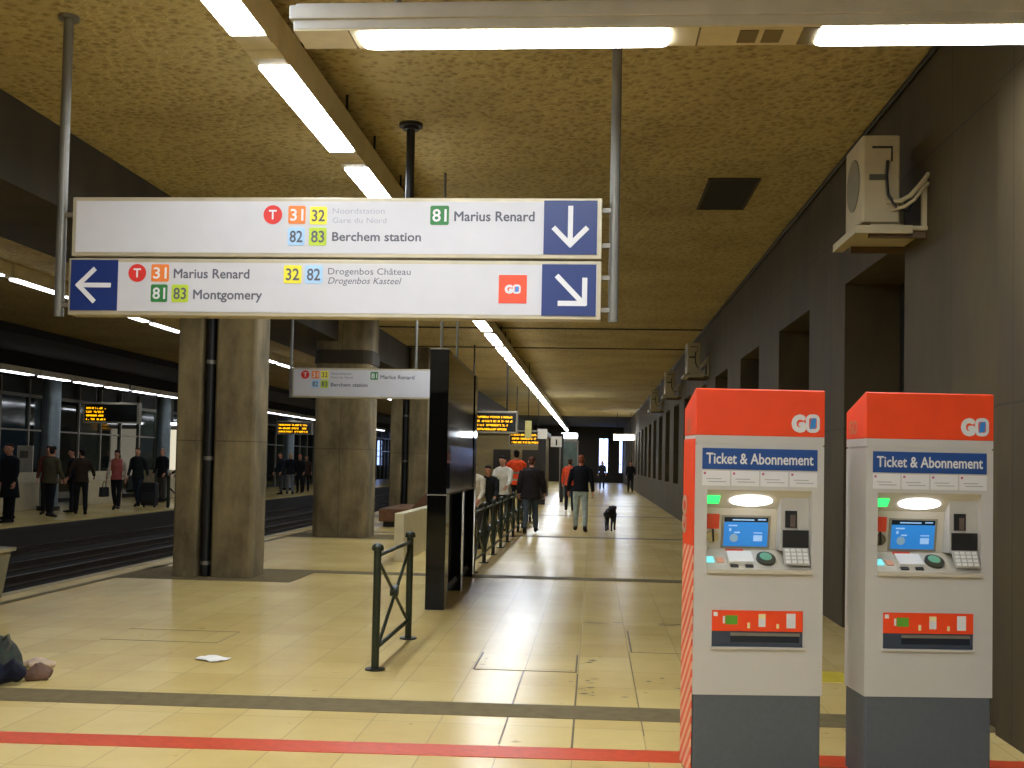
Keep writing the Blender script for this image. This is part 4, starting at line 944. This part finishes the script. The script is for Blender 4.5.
# behind the railing
person('person in a cream jacket bending just behind the black map panel', (-2.03, 19.2, 0), PI*.9, 1.56, ((8, 4), (-6, 8)), ((24, 8, 30), (20, 8, 30)), 20, 0, 10, 'c0b49a', .84, '2a2620', hair='5a3222')
person('short stooping person in black behind the crossed railing', (-1.99, 21.2, 0), PI*.95, 1.5, ((6, 4), (-4, 8)), ((20, 6, 40), (16, 6, 30)), 18, 0, 12, '191816', .82, '201d1a', hair='14100c')
person('dark haired person in a white shirt leaning to the left behind the railing', (-1.98, 24.4, 0), PI*.9, 1.68, ((6, 2), (-4, 6)), ((28, 8, 36), (20, 8, 30)), 9, 0, 12, 'cfc8b6', .86, '2a2822', hair='120e0a')
person('person in an orange high-visibility jacket and black trousers beyond the crossed railing', (-2.08, 29.6, 0), .25, 1.86, ((6, 2), (-6, 8)), ((8, 10, 30), (4, 10, 20)), 2, 0, 0, 'e2481c', .86, '14141a', hair='17110c', puff=.01, hi_vis=True)
person('person in orange half hidden behind the man with the shaved head', (-.78, 36.0, 0), 0, 1.68, ((6, 2), (-6, 8)), ((8, 10, 20), (4, 10, 20)), 2, 0, 0, 'd8502c', .84, '1c1c22', hair='3a2a1c')
person('dark figure standing in front of the left lit doorway at the far end', (.5, 68, 0), PI, 1.74, ((4, 0), (-5, 4)), ((6, 9, 30), (6, 9, 24)), 2, 0, 0, '14151a', .8, '1b1b20', voxel=.02)
person('dark figure by the right wall near the far end lamp', (2.05, 62, 0), PI, 1.72, ((4, 0), (-5, 4)), ((6, 9, 30), (6, 9, 24)), 2, 0, 0, '17161a', .8, '1b1b20', voxel=.02)

# bags and the suitcase
hp = hw_[1]
bg = thing('handbag', 'black handbag in the hand of the woman in the pink top', 'bag', (hp.x-.05, hp.y, hp.z-.42), PI/2)
BAGM = mat('bag_black', '15141a', .6, var=.2)
MB().prism([(-.2, 0), (.2, 0), (.17, .27), (-.17, .27)], 'y', -.07, .07).build('pouch', BAGM, bg, bevel=.025)
MB().tube([(-.1, 0, .26), (-.09, 0, .36), (-.03, 0, .42), (.03, 0, .42), (.09, 0, .36), (.1, 0, .26)], .01, 8).build('handle', BAGM, bg)
hp = hs_[0]
su = thing('suitcase', 'black wheeled suitcase pulled by the man in jeans on the far platform', 'suitcase', (-13.13, 31.8, 0))
MB().prism(rrect(-.22, .06, .22, .74, .05), 'y', -.14, .14).build('shell', BAGM, su, bevel=.02)
for x in (-.16, .16): MB().disc((0, .045), .045, (x-.02, x+.02), 'x', 14).build('wheel', BLACK, su)
MB().tube([(-.1, .08, .73), (-.1, .08, .98), (.1, .08, .98), (.1, .08, .73)], .012, 8).build('pull_handle', GREY_METAL, su)
MB().box((-.18, -.16, .15), (.18, -.14, .45)).build('front_pocket', mat('bag_grey', '232329', .7), su, bevel=.01)

# ------------------------------------------------------------------ the dog, trotting away
d = MB(); X1 = (1, 0, 0)
d.tube([(0, -.29, .42), (0, -.22, .43), (0, -.08, .43), (0, .08, .42), (0, .2, .42), (0, .29, .45)], 1, 16, 0, (0, 0, 1), [(.05, .06), (.1, .105), (.095, .1), (.105, .12), (.11, .135), (.075, .1)])
d.tube([(0, .24, .45), (0, .34, .47), (0, .41, .49)], [.085, .07, .062], 12)
d.tube([(0, .37, .50), (0, .43, .51), (0, .48, .49), (0, .56, .455), (0, .595, .445)], [.06, .072, .06, .036, .026], 12)
for sd in (-1, 1):
    d.tube([(sd*.05, .40, .555), (sd*.075, .39, .545), (sd*.09, .40, .485)], [.02, .022, .012], 8)
    hy = .07 if sd < 0 else -.02
    # hind leg: thigh to knee (forward), hock (back), upright shank, paw
    d.tube([(sd*.065, -.2, .40), (sd*.075, -.13+hy, .29), (sd*.072, -.27+hy, .17), (sd*.07, -.255+hy, .05), (sd*.07, -.24+hy, .025)], [.078, .05, .027, .022, .026], 10)
    d.tube([(sd*.07, -.26+hy, .022), (sd*.07, -.19+hy, .02)], [.025, .022], 8)
    fy = -.05 if sd < 0 else .06
    d.tube([(sd*.075, .2, .40), (sd*.075, .17+fy*.4, .28), (sd*.072, .2+fy, .17), (sd*.07, .2+fy, .04)], [.06, .042, .026, .022], 10)
    d.tube([(sd*.07, .19+fy, .022), (sd*.07, .255+fy, .02)], [.026, .021], 8)
d.tube([(0, -.28, .46), (0, -.36, .44), (.01, -.40, .36), (.01, -.41, .28)], [.03, .024, .018, .01], 8)
d = remesh(d, .011, 3)
o = d.build('dog', [mat('dog_fur', '14110f', .7, var=.5, scale=30, bump=.4), ], smooth=True); o.location = (.40, 25.9, 0); o.rotation_euler = (0, 0, -.15)
zmin = min(v[2] for v in d.v); o.location.z = -zmin
tag(o, 'black dog walking away on the tiles right of the man with the shaved head', 'dog')
ring = [(.085*math.cos(2*PI*j/16), .31+.035*math.sin(2*PI*j/16), .468+.08*math.sin(2*PI*j/16)) for j in range(17)]
MB().tube(ring, .009, 6).build('collar', mat('collar_red', '6b2a20', .6), o)

# ------------------------------------------------------------------ heap at the left edge: backpack, jacket, pale cloth
bp_ = thing('backpack', 'slumped dark green backpack lying on the tiles at the left edge', 'bag', (-3.99, 7.42, 0))
GBP = mat('backpack_green', '30362a', .8, var=.3, scale=14, bump=.4)
h = MB().tube([(-.12, 0, .0), (-.12, .0, .08), (-.11, 0, .16), (-.1, .01, .23), (-.09, .02, .265)], 1, 16, 0, (0, 1, 0), [(.15, .13), (.17, .15), (.15, .125), (.10, .085), (.04, .03)])
h.tube([(-.05, -.04, .02), (.03, -.04, .05), (.10, -.03, .03)], [.08, .075, .03], 12); h = remesh(h, .012, 3); h.v = [(x, y, max(z, .0)) for x, y, z in h.v]
h.build('sack', GBP, bp_, smooth=True)
MB().tube([(-.2, -.1, .21), (-.14, -.155, .19), (-.06, -.15, .14), (-.02, -.14, .06), (-.06, -.15, .012)], .014, 8).tube([(-.08, -.03, .25), (-.02, -.06, .29), (.0, -.06, .23), (-.02, -.07, .18)], .012, 8).build('strap', mat('strap_grey', '5a5648', .7), bp_)
MB().prism(rrect(-.17, .05, -.03, .17, .03), 'y', -.165, -.12).build('front_pocket', GBP, bp_, bevel=.015)
def heap(name, label, cat, loc, col, rad, seed, n=7):
    r = random.Random(seed); m_ = MB()
    for _ in range(n):
        x = r.uniform(-1, 1)*rad[0]*.6; y = r.uniform(-1, 1)*rad[1]*.6
        m_.tube([(x-r.uniform(.03, .1), y-.03, rad[2]*.3), (x, y, rad[2]*r.uniform(.4, .7)), (x+r.uniform(.03, .1), y+.04, rad[2]*.3)], [rad[2]*.3, rad[2]*.5, rad[2]*.3], 8)
    m_ = remesh(m_, .009, 3); z0 = min(v[2] for v in m_.v); m_.v = [(x, y, max(0, z-z0-.004)) for x, y, z in m_.v]
    o = m_.build(name, cloth('q'+col, col), smooth=True); o.location = loc; tag(o, label, cat); return o
heap('folded_jacket', 'dark navy jacket crumpled in front of the green backpack', 'clothing', (-3.95, 7.08, 0), '151623', (.22, .1, .16), 4, 9)
heap('cloth_bundle', 'brown bundle of cloth lying just right of the green backpack', 'clothing', (-3.75, 7.33, 0), '6a5142', (.10, .08, .11), 8, 5)
heap('pale_cloth', 'pale pinkish cloth trailing on the tiles right of the brown bundle', 'clothing', (-3.99, 7.76, 0), 'c0a890', (.09, .06, .07), 12, 5)
